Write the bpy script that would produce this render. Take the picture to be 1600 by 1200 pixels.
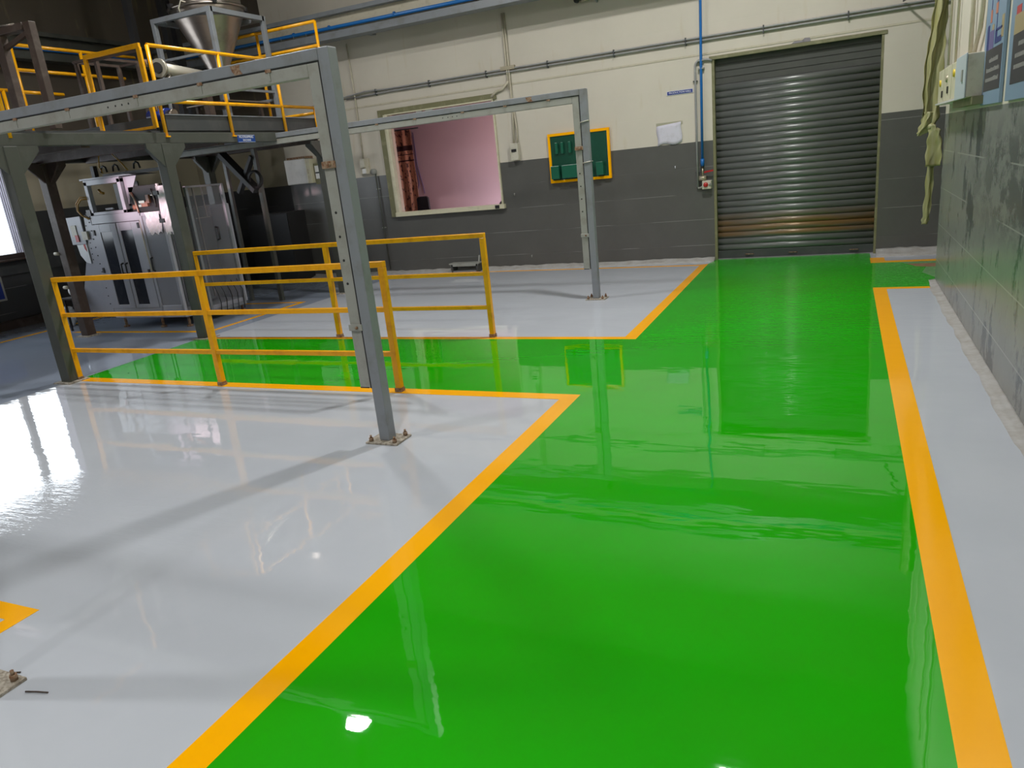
import bpy, bmesh, math, random
from mathutils import Vector, Matrix, Quaternion

random.seed(7)
for o in list(bpy.data.objects):
    bpy.data.objects.remove(o)
SC = bpy.context.scene
COL = SC.collection
PI = math.pi

# ------------------------------------------------------------------ camera
cam_data = bpy.data.cameras.new('camera')
cam = bpy.data.objects.new('camera', cam_data)
COL.objects.link(cam)
cam_data.sensor_fit = 'HORIZONTAL'
cam_data.sensor_width = 36.0
cam_data.lens = 36.0 * 1139.767 / 1600.0
cam_data.clip_start = 0.05
cam_data.clip_end = 200
_r = Vector((0.91278931, 0.39610588, -0.0995781))
_d = Vector((0.02659306, -0.30092782, -0.95327607))
_f = Vector((-0.40756408, 0.86749212, -0.28521736))
cam.matrix_world = Matrix(((_r.x, -_d.x, -_f.x, 0.0),
                           (_r.y, -_d.y, -_f.y, 0.0),
                           (_r.z, -_d.z, -_f.z, 1.6),
                           (0, 0, 0, 1)))
SC.camera = cam

# ------------------------------------------------------------------ light and exposure
SC.view_settings.view_transform = 'Standard'
SC.view_settings.look = 'None'
SC.view_settings.gamma = 1.0
SC.view_settings.use_curve_mapping = False
SC.view_settings.exposure = -0.58

world = bpy.data.worlds.new('daylight')
SC.world = world
world.use_nodes = True
wb = world.node_tree.nodes['Background']
wb.inputs[0].default_value = (0.84, 0.92, 1.0, 1)
wb.inputs[1].default_value = 6.5

sun_data = bpy.data.lights.new('low_sun', 'SUN')
sun_data.energy = 7.5
sun_data.color = (1.0, 0.80, 0.83)
sun_data.angle = math.radians(1.2)
sun = bpy.data.objects.new('low_sun', sun_data)
COL.objects.link(sun)
SUN_DIR = Vector((-0.15, 1.0, -0.10)).normalized()
sun.rotation_mode = 'QUATERNION'
sun.rotation_quaternion = SUN_DIR.to_track_quat('-Z', 'Y')
sun.location = (-6.2, -12, 4)

LAMPS = [(-1.05, 7.2, 5.75, 330), (-5.95, 6.55, 5.6, 200),
         (-1.05, 0.2, 5.75, 210), (-6.6, 0.0, 5.7, 210),  # these and the last: unseen fill lamps added to brighten the foreground
         (-2.6, -5.2, 5.75, 160)]


# ------------------------------------------------------------------ helpers
def tag(o, label=None, cat=None, group=None, kind=None):
    if label: o['label'] = label
    if cat: o['category'] = cat
    if group: o['group'] = group
    if kind: o['kind'] = kind
    return o


def thing(name, label, cat, loc=(0, 0, 0), group=None):
    o = bpy.data.objects.new(name, None)
    o.empty_display_size = 0.1
    COL.objects.link(o)
    o.location = loc
    return tag(o, label, cat, group)


class MB:
    """collects shapes in world coordinates, then links them as one mesh object"""
    def __init__(s):
        s.bm = bmesh.new()

    def box(s, x0, x1, y0, y1, z0, z1):
        v = [s.bm.verts.new(p) for p in ((x0, y0, z0), (x1, y0, z0), (x1, y1, z0), (x0, y1, z0),
                                         (x0, y0, z1), (x1, y0, z1), (x1, y1, z1), (x0, y1, z1))]
        for f in ((0, 3, 2, 1), (4, 5, 6, 7), (0, 1, 5, 4), (1, 2, 6, 5), (2, 3, 7, 6), (3, 0, 4, 7)):
            s.bm.faces.new([v[i] for i in f])
        return s

    def cbox(s, c, size):
        return s.box(c[0]-size[0]/2, c[0]+size[0]/2, c[1]-size[1]/2, c[1]+size[1]/2, c[2]-size[2]/2, c[2]+size[2]/2)

    def bar(s, a, b, w, h, up=(0, 0, 1)):
        """rectangular bar from a to b, w across, h along up"""
        a = Vector(a); b = Vector(b)
        d = (b-a).normalized(); u = Vector(up)
        if abs(d.dot(u)) > 0.99: u = Vector((0, 1, 0))
        sd = d.cross(u).normalized(); u = sd.cross(d).normalized()
        vs = []
        for p in (a, b):
            for i, j in ((-1, -1), (1, -1), (1, 1), (-1, 1)):
                vs.append(s.bm.verts.new(p+sd*(w/2*i)+u*(h/2*j)))
        for f in ((3, 2, 1, 0), (4, 5, 6, 7), (0, 1, 5, 4), (1, 2, 6, 5), (2, 3, 7, 6), (3, 0, 4, 7)):
            s.bm.faces.new([vs[i] for i in f])
        return s

    def tube(s, pts, r, n=12, cap=True, radii=None):
        pts = [Vector(p) for p in pts]
        rings = []
        prev = None
        for i, p in enumerate(pts):
            if i == 0: t = pts[1]-p
            elif i == len(pts)-1: t = p-pts[i-1]
            else: t = (pts[i+1]-p).normalized()+(p-pts[i-1]).normalized()
            t.normalize()
            if prev is None:
                u = Vector((0, 0, 1)) if abs(t.z) < 0.9 else Vector((1, 0, 0))
                a = t.cross(u).normalized()
            else:
                a = (prev - t*prev.dot(t)).normalized()
            prev = a
            b = t.cross(a).normalized()
            rr = radii[i] if radii else r
            k = 1.0
            rings.append([s.bm.verts.new(p+(a*math.cos(2*PI*q/n)+b*math.sin(2*PI*q/n))*rr*k) for q in range(n)])
        for i in range(len(rings)-1):
            for q in range(n):
                f = s.bm.faces.new((rings[i][q], rings[i][(q+1) % n], rings[i+1][(q+1) % n], rings[i+1][q]))
                f.smooth = True
        if cap:
            s.bm.faces.new(list(reversed(rings[0])))
            s.bm.faces.new(rings[-1])
        return s

    def lathe(s, c, prof, n=32, axis='z'):
        """prof: list of (radius, offset along axis)"""
        c = Vector(c)
        rings = []
        for r, z in prof:
            ring = []
            for q in range(n):
                x, y = math.cos(2*PI*q/n)*r, math.sin(2*PI*q/n)*r
                if axis == 'z': p = Vector((x, y, z))
                elif axis == 'y': p = Vector((x, z, -y))
                else: p = Vector((z, x, y))
                ring.append(s.bm.verts.new(c+p))
            rings.append(ring)
        for i in range(len(rings)-1):
            for q in range(n):
                f = s.bm.faces.new((rings[i][q], rings[i][(q+1) % n], rings[i+1][(q+1) % n], rings[i+1][q]))
                f.smooth = True
        return s

    def prism(s, poly, axis, t0, t1):
        """poly of 2D points extruded along axis ('x','y','z')"""
        def P(p, t):
            if axis == 'x': return (t, p[0], p[1])
            if axis == 'y': return (p[0], t, p[1])
            return (p[0], p[1], t)
        a = [s.bm.verts.new(P(p, t0)) for p in poly]
        b = [s.bm.verts.new(P(p, t1)) for p in poly]
        s.bm.faces.new(a); s.bm.faces.new(list(reversed(b)))
        n = len(poly)
        for i in range(n):
            s.bm.faces.new((a[i], b[i], b[(i+1) % n], a[(i+1) % n]))
        return s

    def build(s, name, mat, parent=None, bevel=0, label=None, cat=None, group=None, kind=None):
        bmesh.ops.recalc_face_normals(s.bm, faces=s.bm.faces[:])
        me = bpy.data.meshes.new(name)
        # keep the object's origin near its geometry
        lo = Vector((min(v.co.x for v in s.bm.verts), min(v.co.y for v in s.bm.verts), min(v.co.z for v in s.bm.verts)))
        hi = Vector((max(v.co.x for v in s.bm.verts), max(v.co.y for v in s.bm.verts), max(v.co.z for v in s.bm.verts)))
        org = Vector(((lo.x+hi.x)/2, (lo.y+hi.y)/2, lo.z))
        for v in s.bm.verts: v.co -= org
        s.bm.to_mesh(me); s.bm.free()
        me.materials.append(mat)
        o = bpy.data.objects.new(name, me)
        COL.objects.link(o)
        if parent:
            o.parent = parent
            pw = Vector((0, 0, 0)); q = parent
            while q: pw += q.location; q = q.parent
            o.location = org - pw
        else:
            o.location = org
        if bevel:
            m = o.modifiers.new('bevel', 'BEVEL')
            m.width = bevel; m.segments = 2; m.limit_method = 'ANGLE'
        return tag(o, label, cat, group, kind)


# ------------------------------------------------------------------ materials
def newmat(name):
    m = bpy.data.materials.new(name)
    m.use_nodes = True
    nt = m.node_tree
    return m, nt, nt.nodes['Principled BSDF']


def N(nt, typ, **kw):
    n = nt.nodes.new(typ)
    for k, v in kw.items():
        setattr(n, k, v)
    return n


def math_node(nt, op, a, b=None, c=None):
    n = N(nt, 'ShaderNodeMath', operation=op)
    for i, v in enumerate((a, b, c)):
        if v is None: continue
        if isinstance(v, (int, float)): n.inputs[i].default_value = v
        else: nt.links.new(v, n.inputs[i])
    return n.outputs[0]


def mixc(nt, fac, a, b):
    n = N(nt, 'ShaderNodeMix', data_type='RGBA')
    for idx, v in ((0, fac), (6, a), (7, b)):
        if isinstance(v, (int, float)): n.inputs[idx].default_value = v
        elif isinstance(v, tuple): n.inputs[idx].default_value = (*v[:3], 1)
        else: nt.links.new(v, n.inputs[idx])
    return n.outputs[2]


def pos(nt, scale=(1, 1, 1)):
    g = N(nt, 'ShaderNodeNewGeometry')
    m = N(nt, 'ShaderNodeVectorMath', operation='MULTIPLY')
    nt.links.new(g.outputs['Position'], m.inputs[0])
    m.inputs[1].default_value = scale
    return m.outputs[0], g


def noise(nt, scale, sc=(1, 1, 1), detail=3, rough=0.5):
    v, _ = pos(nt, sc)
    n = N(nt, 'ShaderNodeTexNoise')
    nt.links.new(v, n.inputs['Vector'])
    n.inputs['Scale'].default_value = scale
    n.inputs['Detail'].default_value = detail
    n.inputs['Roughness'].default_value = rough
    return n.outputs[0]


def ramp(nt, v, lo, hi):
    n = N(nt, 'ShaderNodeMapRange')
    nt.links.new(v, n.inputs[0])
    n.inputs[1].default_value = lo; n.inputs[2].default_value = hi
    return n.outputs[0]


def simple(name, col, rough=0.5, metal=0.0, col2=None, nscale=6, lo=0.5, hi=0.7, bump=0, spec=None, detail=4):
    m, nt, p = newmat(name)
    p.inputs['Roughness'].default_value = rough
    p.inputs['Metallic'].default_value = metal
    if spec is not None: p.inputs['Specular IOR Level'].default_value = spec
    if col2:
        c = mixc(nt, ramp(nt, noise(nt, nscale, detail=detail, rough=0.65), lo, hi), col, col2)
        nt.links.new(c, p.inputs['Base Color'])
    else:
        p.inputs['Base Color'].default_value = (*col, 1)
    if bump:
        b = N(nt, 'ShaderNodeBump')
        b.inputs['Strength'].default_value = bump
        b.inputs['Distance'].default_value = 0.004
        nt.links.new(noise(nt, 22, detail=5), b.inputs['Height'])
        nt.links.new(b.outputs[0], p.inputs['Normal'])
    return m


def epoxy(name, col, col2, rough=0.05, ripple=0.35, swell=1.0, ior=1.5, special=None):
    """wet-looking self-levelling resin coat: sharp reflections over slow swells and brush ripples"""
    m, nt, p = newmat(name)
    p.inputs['IOR'].default_value = ior
    p.inputs['Roughness'].default_value = rough
    base = mixc(nt, ramp(nt, noise(nt, 1.1, detail=5, rough=0.6), 0.35, 0.7), col, col2)
    if special: base = special(nt, base)
    nt.links.new(base, p.inputs['Base Color'])
    h1 = noise(nt, 1.5, detail=1, rough=0.4)
    h2 = noise(nt, 5.0, sc=(0.55, 1.5, 1), detail=2, rough=0.5)
    # brush ripples get stronger towards the door
    v, g = pos(nt)
    sp = N(nt, 'ShaderNodeSeparateXYZ'); nt.links.new(g.outputs['Position'], sp.inputs[0])
    far = ramp(nt, sp.outputs[1], 5.8, 7.6)
    ddx = math_node(nt, 'DIVIDE', math_node(nt, 'ADD', sp.outputs[0], 3.75), 1.0)
    ddy = math_node(nt, 'DIVIDE', math_node(nt, 'SUBTRACT', sp.outputs[1], 2.35), 0.62)
    rr2 = math_node(nt, 'ADD', math_node(nt, 'MULTIPLY', ddx, ddx), math_node(nt, 'MULTIPLY', ddy, ddy))
    choppy = math_node(nt, 'MULTIPLY', ramp(nt, rr2, 1.3, 0.5), 1.6)
    side = ramp(nt, sp.outputs[0], -2.2, -0.6)
    fs = math_node(nt, 'MULTIPLY', far, side)
    h3 = noise(nt, 9.0, sc=(0.7, 3.0, 1), detail=3, rough=0.6)
    a = math_node(nt, 'MULTIPLY', h1, 0.0026*swell)
    b = math_node(nt, 'MULTIPLY', h2, 0.00085*swell)
    c = math_node(nt, 'MULTIPLY', math_node(nt, 'MULTIPLY', h3, 0.0027*ripple), math_node(nt, 'ADD', math_node(nt, 'ADD', 0.012, choppy), fs))
    hh = math_node(nt, 'ADD', math_node(nt, 'ADD', a, b), c)
    bp = N(nt, 'ShaderNodeBump')
    bp.inputs['Strength'].default_value = 1.0
    bp.inputs['Distance'].default_value = 1.0
    nt.links.new(hh, bp.inputs['Height'])
    nt.links.new(bp.outputs[0], p.inputs['Normal'])
    return m


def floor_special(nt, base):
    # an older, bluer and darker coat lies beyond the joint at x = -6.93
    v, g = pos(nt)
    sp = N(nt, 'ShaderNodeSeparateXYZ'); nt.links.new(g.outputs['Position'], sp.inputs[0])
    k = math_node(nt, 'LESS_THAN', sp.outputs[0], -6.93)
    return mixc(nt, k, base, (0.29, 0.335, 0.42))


M = {}
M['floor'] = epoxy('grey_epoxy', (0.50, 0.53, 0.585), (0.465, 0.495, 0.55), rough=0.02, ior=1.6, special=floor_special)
M['green'] = epoxy('green_epoxy', (0.012, 0.40, 0.002), (0.018, 0.345, 0.003), rough=0.015, ripple=1.5, ior=1.6)
M['orange_line'] = epoxy('orange_line_paint', (1.0, 0.455, 0.0), (0.97, 0.425, 0.0), rough=0.10)


def wall_paint(name, grey, cream, split_left=1.662, split_right=1.765, smudge=0.0, gloss=0.28, mid=None):
    m, nt, p = newmat(name)
    v, g = pos(nt)
    sp = N(nt, 'ShaderNodeSeparateXYZ'); nt.links.new(g.outputs['Position'], sp.inputs[0])
    X, Y, Z = sp.outputs
    right = math_node(nt, 'GREATER_THAN', X, 0.2)
    back = math_node(nt, 'GREATER_THAN', Y, 10.0)
    spl = math_node(nt, 'ADD', split_left, math_node(nt, 'MULTIPLY', math_node(nt, 'MULTIPLY', right, back), split_right-split_left))
    k = math_node(nt, 'GREATER_THAN', Z, spl)
    gv = mixc(nt, ramp(nt, noise(nt, 2.2, detail=6, rough=0.7), 0.3, 0.75), grey, tuple(c*1.18 for c in grey))
    cv = mixc(nt, ramp(nt, noise(nt, 0.9, detail=6, rough=0.65), 0.3, 0.8), cream, tuple(c*0.88 for c in cream))
    if mid:   # paler band under the darker tone: bay shade put into the colour
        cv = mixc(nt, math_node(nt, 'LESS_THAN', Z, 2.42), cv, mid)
    # warm dribbles below joints
    cv = mixc(nt, math_node(nt, 'MULTIPLY', ramp(nt, noise(nt, 3.0, sc=(3, 3, 0.5), detail=5), 0.62, 0.8), 0.35), cv, (0.42, 0.33, 0.16))
    if smudge:
        sm = noise(nt, 2.6, sc=(1, 1.0, 0.55), detail=6, rough=0.72)
        gv = mixc(nt, math_node(nt, 'MULTIPLY', ramp(nt, sm, 0.55, 0.62), smudge), gv, (0.055, 0.065, 0.075))
        yw = ramp(nt, Y, 7.2, 5.6)
        zw = math_node(nt, 'MULTIPLY', ramp(nt, Z, 0.75, 1.05), ramp(nt, Z, 1.62, 1.4))
        bl = noise(nt, 3.2, sc=(1, 0.8, 1.3), detail=7, rough=0.75)
        bk = math_node(nt, 'MULTIPLY', math_node(nt, 'MULTIPLY', ramp(nt, bl, 0.44, 0.54), yw), zw)
        gv = mixc(nt, math_node(nt, 'MULTIPLY', bk, 0.75), gv, (0.075, 0.08, 0.085))
        fl = noise(nt, 14, sc=(1, 2.0, 0.25), detail=4, rough=0.7)
        gv = mixc(nt, math_node(nt, 'MULTIPLY', ramp(nt, fl, 0.62, 0.7), smudge*0.6), gv, (0.045, 0.055, 0.065))
    # block courses: a pale chipped line every 0.366 m on the grey dado
    zz = math_node(nt, 'DIVIDE', math_node(nt, 'SUBTRACT', Z, 0.225), 0.3645)
    fr = math_node(nt, 'FRACT', math_node(nt, 'ADD', zz, 10.5))
    dl = math_node(nt, 'ABSOLUTE', math_node(nt, 'SUBTRACT', fr, 0.5))
    line = math_node(nt, 'LESS_THAN', dl, 0.013 if smudge else 0.007)
    gap = ramp(nt, noise(nt, 1.6, sc=(1, 1, 3), detail=3), 0.40 if smudge else 0.48, 0.46 if smudge else 0.56)
    lk = math_node(nt, 'MULTIPLY', math_node(nt, 'MULTIPLY', line, gap), 0.85 if smudge else 0.55)
    gv = mixc(nt, lk, gv, (0.34, 0.34, 0.33))
    nt.links.new(mixc(nt, k, gv, cv), p.inputs['Base Color'])
    rr = math_node(nt, 'ADD', gloss, math_node(nt, 'MULTIPLY', k, 0.3))
    nt.links.new(rr, p.inputs['Roughness'])
    b = N(nt, 'ShaderNodeBump'); b.inputs['Strength'].default_value = 0.35; b.inputs['Distance'].default_value = 0.006
    wide = math_node(nt, 'LESS_THAN', dl, 0.02)
    hgt = math_node(nt, 'SUBTRACT', math_node(nt, 'MULTIPLY', noise(nt, 7, detail=5), 0.6), math_node(nt, 'MULTIPLY', wide, 0.5))
    nt.links.new(hgt, b.inputs['Height'])
    nt.links.new(b.outputs[0], p.inputs['Normal'])
    return m


M['wall'] = wall_paint('two_tone_wall_paint', (0.088, 0.088, 0.084), (0.585, 0.545, 0.47))
M['wall_r'] = wall_paint('two_tone_wall_paint_worn', (0.215, 0.222, 0.212), (0.60, 0.56, 0.48), smudge=0.85, gloss=0.26)
M['wall_bay_shade'] = wall_paint('bay_shade_in_paint', (0.035, 0.036, 0.038), (0.115, 0.095, 0.072), mid=(0.33, 0.295, 0.215))  # two-tone wall scheme with the unlit bay's shade put into its colours
M['ceiling'] = simple('ceiling_sheet', (0.30, 0.29, 0.27), 0.8, col2=(0.22, 0.21, 0.2))
M['steel'] = simple('grey_painted_steel', (0.215, 0.232, 0.255), 0.38, col2=(0.16, 0.16, 0.15), nscale=5, lo=0.5, hi=0.8, spec=0.5)
M['trunk'] = simple('pale_grey_channel', (0.30, 0.305, 0.28), 0.42, col2=(0.22, 0.21, 0.175), nscale=6, lo=0.5, hi=0.8)
M['green_steel'] = simple('grey_green_painted_steel', (0.064, 0.068, 0.058), 0.38, col2=(0.085, 0.088, 0.08), nscale=4)
M['dark_steel'] = simple('dark_grey_plate', (0.05, 0.053, 0.055), 0.5, col2=(0.07, 0.07, 0.07), nscale=3)
M['brown_steel'] = simple('brown_primer_steel', (0.060, 0.038, 0.030), 0.55, col2=(0.10, 0.075, 0.06), nscale=7)
M['black_steel'] = simple('black_steel', (0.018, 0.017, 0.018), 0.55)
M['yellow'] = simple('yellow_rail_paint', (0.82, 0.38, 0.004), 0.26, col2=(0.58, 0.235, 0.006), nscale=7, lo=0.5, hi=0.78)
M['rust'] = simple('rust', (0.16, 0.07, 0.03), 0.8, col2=(0.30, 0.22, 0.15), nscale=40, lo=0.4, hi=0.6, bump=0.5)
M['plate'] = simple('cement_spattered_plate', (0.20, 0.17, 0.13), 0.75, col2=(0.42, 0.38, 0.32), nscale=45, lo=0.4, hi=0.6, bump=0.6)
M['gapblack'] = simple('black_seam', (0.012, 0.012, 0.012), 0.7)
M['stainless'] = simple('brushed_stainless', (0.40, 0.35, 0.31), 0.34, metal=1.0, col2=(0.28, 0.25, 0.22), nscale=3)
M['feeder'] = simple('satin_aluminium', (0.50, 0.47, 0.40), 0.4, metal=0.4)
M['machine'] = simple('machine_grey_enamel', (0.35, 0.36, 0.41), 0.28, col2=(0.31, 0.32, 0.37), nscale=3)
M['machine_dark'] = simple('dark_glossy_window', (0.022, 0.026, 0.036), 0.12, col2=(0.035, 0.04, 0.05))
M['black'] = simple('black_plastic', (0.014, 0.014, 0.016), 0.4)
M['white_enamel'] = simple('white_enamel', (0.68, 0.67, 0.66), 0.35, col2=(0.58, 0.57, 0.56), nscale=5)
M['cream_plastic'] = simple('cream_plastic', (0.52, 0.50, 0.42), 0.45, col2=(0.42, 0.40, 0.32), nscale=12)
M['cream_frame'] = simple('cream_painted_frame', (0.60, 0.57, 0.42), 0.45, col2=(0.5, 0.47, 0.33), nscale=8)
M['olive_frame'] = simple('olive_stained_frame', (0.17, 0.165, 0.085), 0.5, col2=(0.25, 0.24, 0.14), nscale=9)
M['grey_pvc'] = simple('grey_pipe', (0.27, 0.275, 0.28), 0.4, col2=(0.35, 0.35, 0.34), nscale=9)
M['cream_pvc'] = simple('cream_painted_pipe', (0.50, 0.46, 0.36), 0.5, col2=(0.4, 0.36, 0.27), nscale=9)
M['blue_pipe'] = simple('blue_pipe', (0.006, 0.13, 0.42), 0.35)
M['brass'] = simple('pale_brass', (0.42, 0.38, 0.28), 0.4, metal=0.6)
M['red'] = simple('red_plastic', (0.42, 0.012, 0.012), 0.35)
M['board_green'] = simple('bottle_green_board', (0.006, 0.060, 0.036), 0.32, col2=(0.009, 0.075, 0.046), nscale=4)
M['board_green2'] = simple('bottle_green_pocket', (0.010, 0.105, 0.062), 0.28)
M['sign_blue'] = simple('sign_blue', (0.008, 0.028, 0.22), 0.35)
M['sign_blue2'] = simple('plate_sign_blue', (0.006, 0.05, 0.25), 0.35)
M['sign_white'] = simple('sign_white', (0.62, 0.64, 0.70), 0.5)
M['paper'] = simple('white_paper', (0.58, 0.57, 0.66), 0.7, col2=(0.52, 0.51, 0.58), nscale=14)
M['tape'] = simple('aged_tape', (0.36, 0.35, 0.26), 0.4)
M['screed'] = simple('rough_cement', (0.40, 0.395, 0.385), 0.5, col2=(0.31, 0.29, 0.265), nscale=9, lo=0.4, hi=0.68, bump=0.6)
M['sill'] = simple('worn_grey_sill', (0.22, 0.21, 0.23), 0.4, col2=(0.10, 0.09, 0.09), nscale=7)
M['screed_brown'] = simple('brown_bare_patch', (0.24, 0.13, 0.075), 0.6, col2=(0.30, 0.2, 0.12), nscale=14)
M['pale_green'] = simple('thin_green_coat', (0.13, 0.32, 0.12), 0.25, col2=(0.26, 0.36, 0.18), nscale=12)
M['window_brown'] = simple('dark_brown_window_frame', (0.045, 0.030, 0.028), 0.4)
M['blind'] = simple('pale_blind', (0.40, 0.38, 0.46), 0.6)
M['shutter_shade'] = simple('lintel_shade_slat', (0.052, 0.056, 0.050), 0.5, col2=(0.065, 0.068, 0.06), nscale=3)  # shade under the lintel, put into the slat colour
M['bag'] = simple('white_plastic_bag', (0.75, 0.77, 0.80), 0.35)
M['poster_blue'] = simple('poster_pale_blue', (0.20, 0.29, 0.41), 0.4)
M['poster_dark'] = simple('poster_charcoal', (0.045, 0.042, 0.05), 0.4)
M['poster_text'] = simple('poster_print', (0.27, 0.26, 0.26), 0.5)
M['poster_navy'] = simple('poster_navy', (0.03, 0.045, 0.19), 0.4)
M['poster_violet'] = simple('poster_violet', (0.14, 0.12, 0.28), 0.4)
M['poster_salmon'] = simple('poster_salmon', (0.50, 0.18, 0.12), 0.4)
M['poster_sand'] = simple('poster_sand', (0.38, 0.30, 0.17), 0.4)
M['poster_red'] = simple('poster_red', (0.5, 0.05, 0.06), 0.4)
M['box_blue'] = simple('pale_blue_enamel', (0.46, 0.52, 0.56), 0.4)
M['yellow_dot'] = simple('yellow_sticker', (0.60, 0.45, 0.03), 0.5)
M['cable_yellow'] = simple('yellow_cable', (0.42, 0.22, 0.03), 0.5)
M['copper'] = simple('copper_tint', (0.35, 0.16, 0.10), 0.4)
M['office_pink'] = simple('pink_office_wall', (0.64, 0.49, 0.51), 0.3, col2=(0.60, 0.455, 0.475), nscale=1)
M['office_dark'] = simple('office_floor', (0.12, 0.09, 0.09), 0.5)


def curtain_mat():
    m, nt, p = newmat('patterned_brown_curtain')
    v, g = pos(nt)
    sp = N(nt, 'ShaderNodeSeparateXYZ'); nt.links.new(g.outputs['Position'], sp.inputs[0])
    speck = ramp(nt, noise(nt, 26, sc=(1, 1, 0.6), detail=2), 0.58, 0.62)
    base = mixc(nt, speck, (0.66, 0.33, 0.20), (0.12, 0.05, 0.04))
    Z = sp.outputs[2]
    for z0, z1 in ((2.06, 2.15), (1.985, 2.0), (1.87, 1.895)):
        k = math_node(nt, 'MULTIPLY', math_node(nt, 'GREATER_THAN', Z, z0), math_node(nt, 'LESS_THAN', Z, z1))
        base = mixc(nt, k, base, (0.05, 0.02, 0.02))
    nt.links.new(base, p.inputs['Base Color'])
    p.inputs['Roughness'].default_value = 0.45
    return m


M['curtain'] = curtain_mat()


def shutter_mat():
    m, nt, p = newmat('roller_shutter_steel')
    v, g = pos(nt)
    sp = N(nt, 'ShaderNodeSeparateXYZ'); nt.links.new(g.outputs['Position'], sp.inputs[0])
    Z = sp.outputs[2]
    base = mixc(nt, ramp(nt, noise(nt, 2.5, sc=(0.6, 1, 3), detail=5), 0.35, 0.75), (0.120, 0.128, 0.124), (0.165, 0.172, 0.166))
    band = math_node(nt, 'MULTIPLY', ramp(nt, Z, 0.30, 0.34), math_node(nt, 'SUBTRACT', 1.0, ramp(nt, Z, 0.50, 0.66)))
    br = math_node(nt, 'MULTIPLY', band, ramp(nt, noise(nt, 3, sc=(0.4, 1, 4), detail=4), 0.2, 0.55))
    base = mixc(nt, math_node(nt, 'MULTIPLY', br, 0.9), base, (0.22, 0.125, 0.045))
    p.inputs['Metallic'].default_value = 0.2
    p.inputs['Roughness'].default_value = 0.30
    nt.links.new(base, p.inputs['Base Color'])
    return m


M['shutter'] = shutter_mat()


def glass(name, col=(1, 1, 1), rough=0.0, mix=0.12):
    """thin pane: mostly clear, with a fresnel sheen"""
    m = bpy.data.materials.new(name)
    m.use_nodes = True
    nt = m.node_tree
    nt.nodes.clear()
    out = N(nt, 'ShaderNodeOutputMaterial')
    tr = N(nt, 'ShaderNodeBsdfTransparent'); tr.inputs[0].default_value = (*col, 1)
    gl = N(nt, 'ShaderNodeBsdfGlossy'); gl.inputs['Roughness'].default_value = rough
    lw = N(nt, 'ShaderNodeLayerWeight'); lw.inputs[0].default_value = mix
    mx = N(nt, 'ShaderNodeMixShader')
    nt.links.new(lw.outputs['Fresnel'], mx.inputs[0])
    nt.links.new(tr.outputs[0], mx.inputs[1]); nt.links.new(gl.outputs[0], mx.inputs[2])
    nt.links.new(mx.outputs[0], out.inputs[0])
    return m


M['glass'] = glass('clear_glass')
M['glass_pink'] = glass('pink_tinted_glass', (1.0, 0.93, 0.95), 0.0, 0.2)
M['acrylic'] = glass('scuffed_clear_acrylic', (0.82, 0.82, 0.82), 0.12, 0.35)


def hazy(name, amount, col=(0.34, 0.35, 0.40)):
    m, nt, p = newmat(name)
    p.inputs['Base Color'].default_value = (*col, 1)
    p.inputs['Roughness'].default_value = 0.12
    tr = N(nt, 'ShaderNodeBsdfTransparent'); mx = N(nt, 'ShaderNodeMixShader')
    out = nt.nodes['Material Output']
    mx.inputs[0].default_value = amount
    nt.links.new(tr.outputs[0], mx.inputs[1]); nt.links.new(p.outputs[0], mx.inputs[2])
    nt.links.new(mx.outputs[0], out.inputs[0])
    return m


M['acrylic_haze'] = hazy('dusty_clear_guard', 0.65)
M['acrylic'] = hazy('scratched_clear_guard', 0.13)


def cloth_mat():
    m, nt, p = newmat('olive_translucent_sheet')
    c = mixc(nt, ramp(nt, noise(nt, 5, sc=(6, 6, 0.6), detail=3), 0.35, 0.7), (0.36, 0.35, 0.14), (0.46, 0.45, 0.27))
    nt.links.new(c, p.inputs['Base Color'])
    p.inputs['Roughness'].default_value = 0.38
    p.inputs['Transmission Weight'].default_value = 0.3
    return m


M['cloth'] = cloth_mat()


def lamp_emit():
    m, nt, p = newmat('lamp_glow')
    p.inputs['Emission Color'].default_value = (1, 0.97, 0.9, 1)
    p.inputs['Emission Strength'].default_value = 25
    return m


# ------------------------------------------------------------------ the setting
LW, FW, H = -11.5, -8.0, 7.0
MB().box(LW-0.3, 3.4, FW-0.3, 11.3, -0.25, 0.0).build('floor', M['floor'], kind='structure')
MB().box(LW-0.3, 3.4, FW-0.3, 11.3, H, H+0.2).build('ceiling', M['ceiling'], kind='structure')

# back wall with the shutter opening and the office window opening; left bay stepped back
b = MB()
y0, y1 = 10.9, 11.15
b.box(-9.1, -6.93, y0, y1, 0, H)
b.box(-6.93, -4.93, y0, y1, 0, 0.965).box(-6.93, -4.93, y0, y1, 2.61, H)
b.box(-4.93, -1.67, y0, y1, 0, H)
b.box(-1.67, 0.415, y0, y1, 2.71, H)
b.box(0.415, 3.4, y0, y1, 0, H)
b.build('wall_back', M['wall'], kind='structure')
MB().box(LW-0.3, -9.1, 11.15, 11.3, 0, H).build('wall_back_bay', M['wall_bay_shade'], kind='structure')
# right wall, ending in an outside corner
b = MB()
b.box(0.91, 1.15, FW, 8.83, 0, H)
b.build('wall_right', M['wall_r'], kind='structure')
MB().box(1.15, 3.4, 8.6, 8.83, 0, H).build('wall_right_return', M['wall_r'], kind='structure')
MB().box(3.4, 3.6, 8.6, 11.15, 0, H).build('wall_right_passage', M['wall'], kind='structure')
# left wall with window
WY0, WY1, WZ0, WZ1 = 3.2, 7.45, 1.08, 2.78
b = MB()
x0, x1 = LW-0.25, LW
b.box(x0, x1, FW, WY0, 0, H).box(x0, x1, WY1, 11.15, 0, H)
b.box(x0, x1, WY0, WY1, 0, WZ0).box(x0, x1, WY0, WY1, WZ1, H)
b.build('wall_left', M['wall_bay_shade'], kind='structure')
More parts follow.
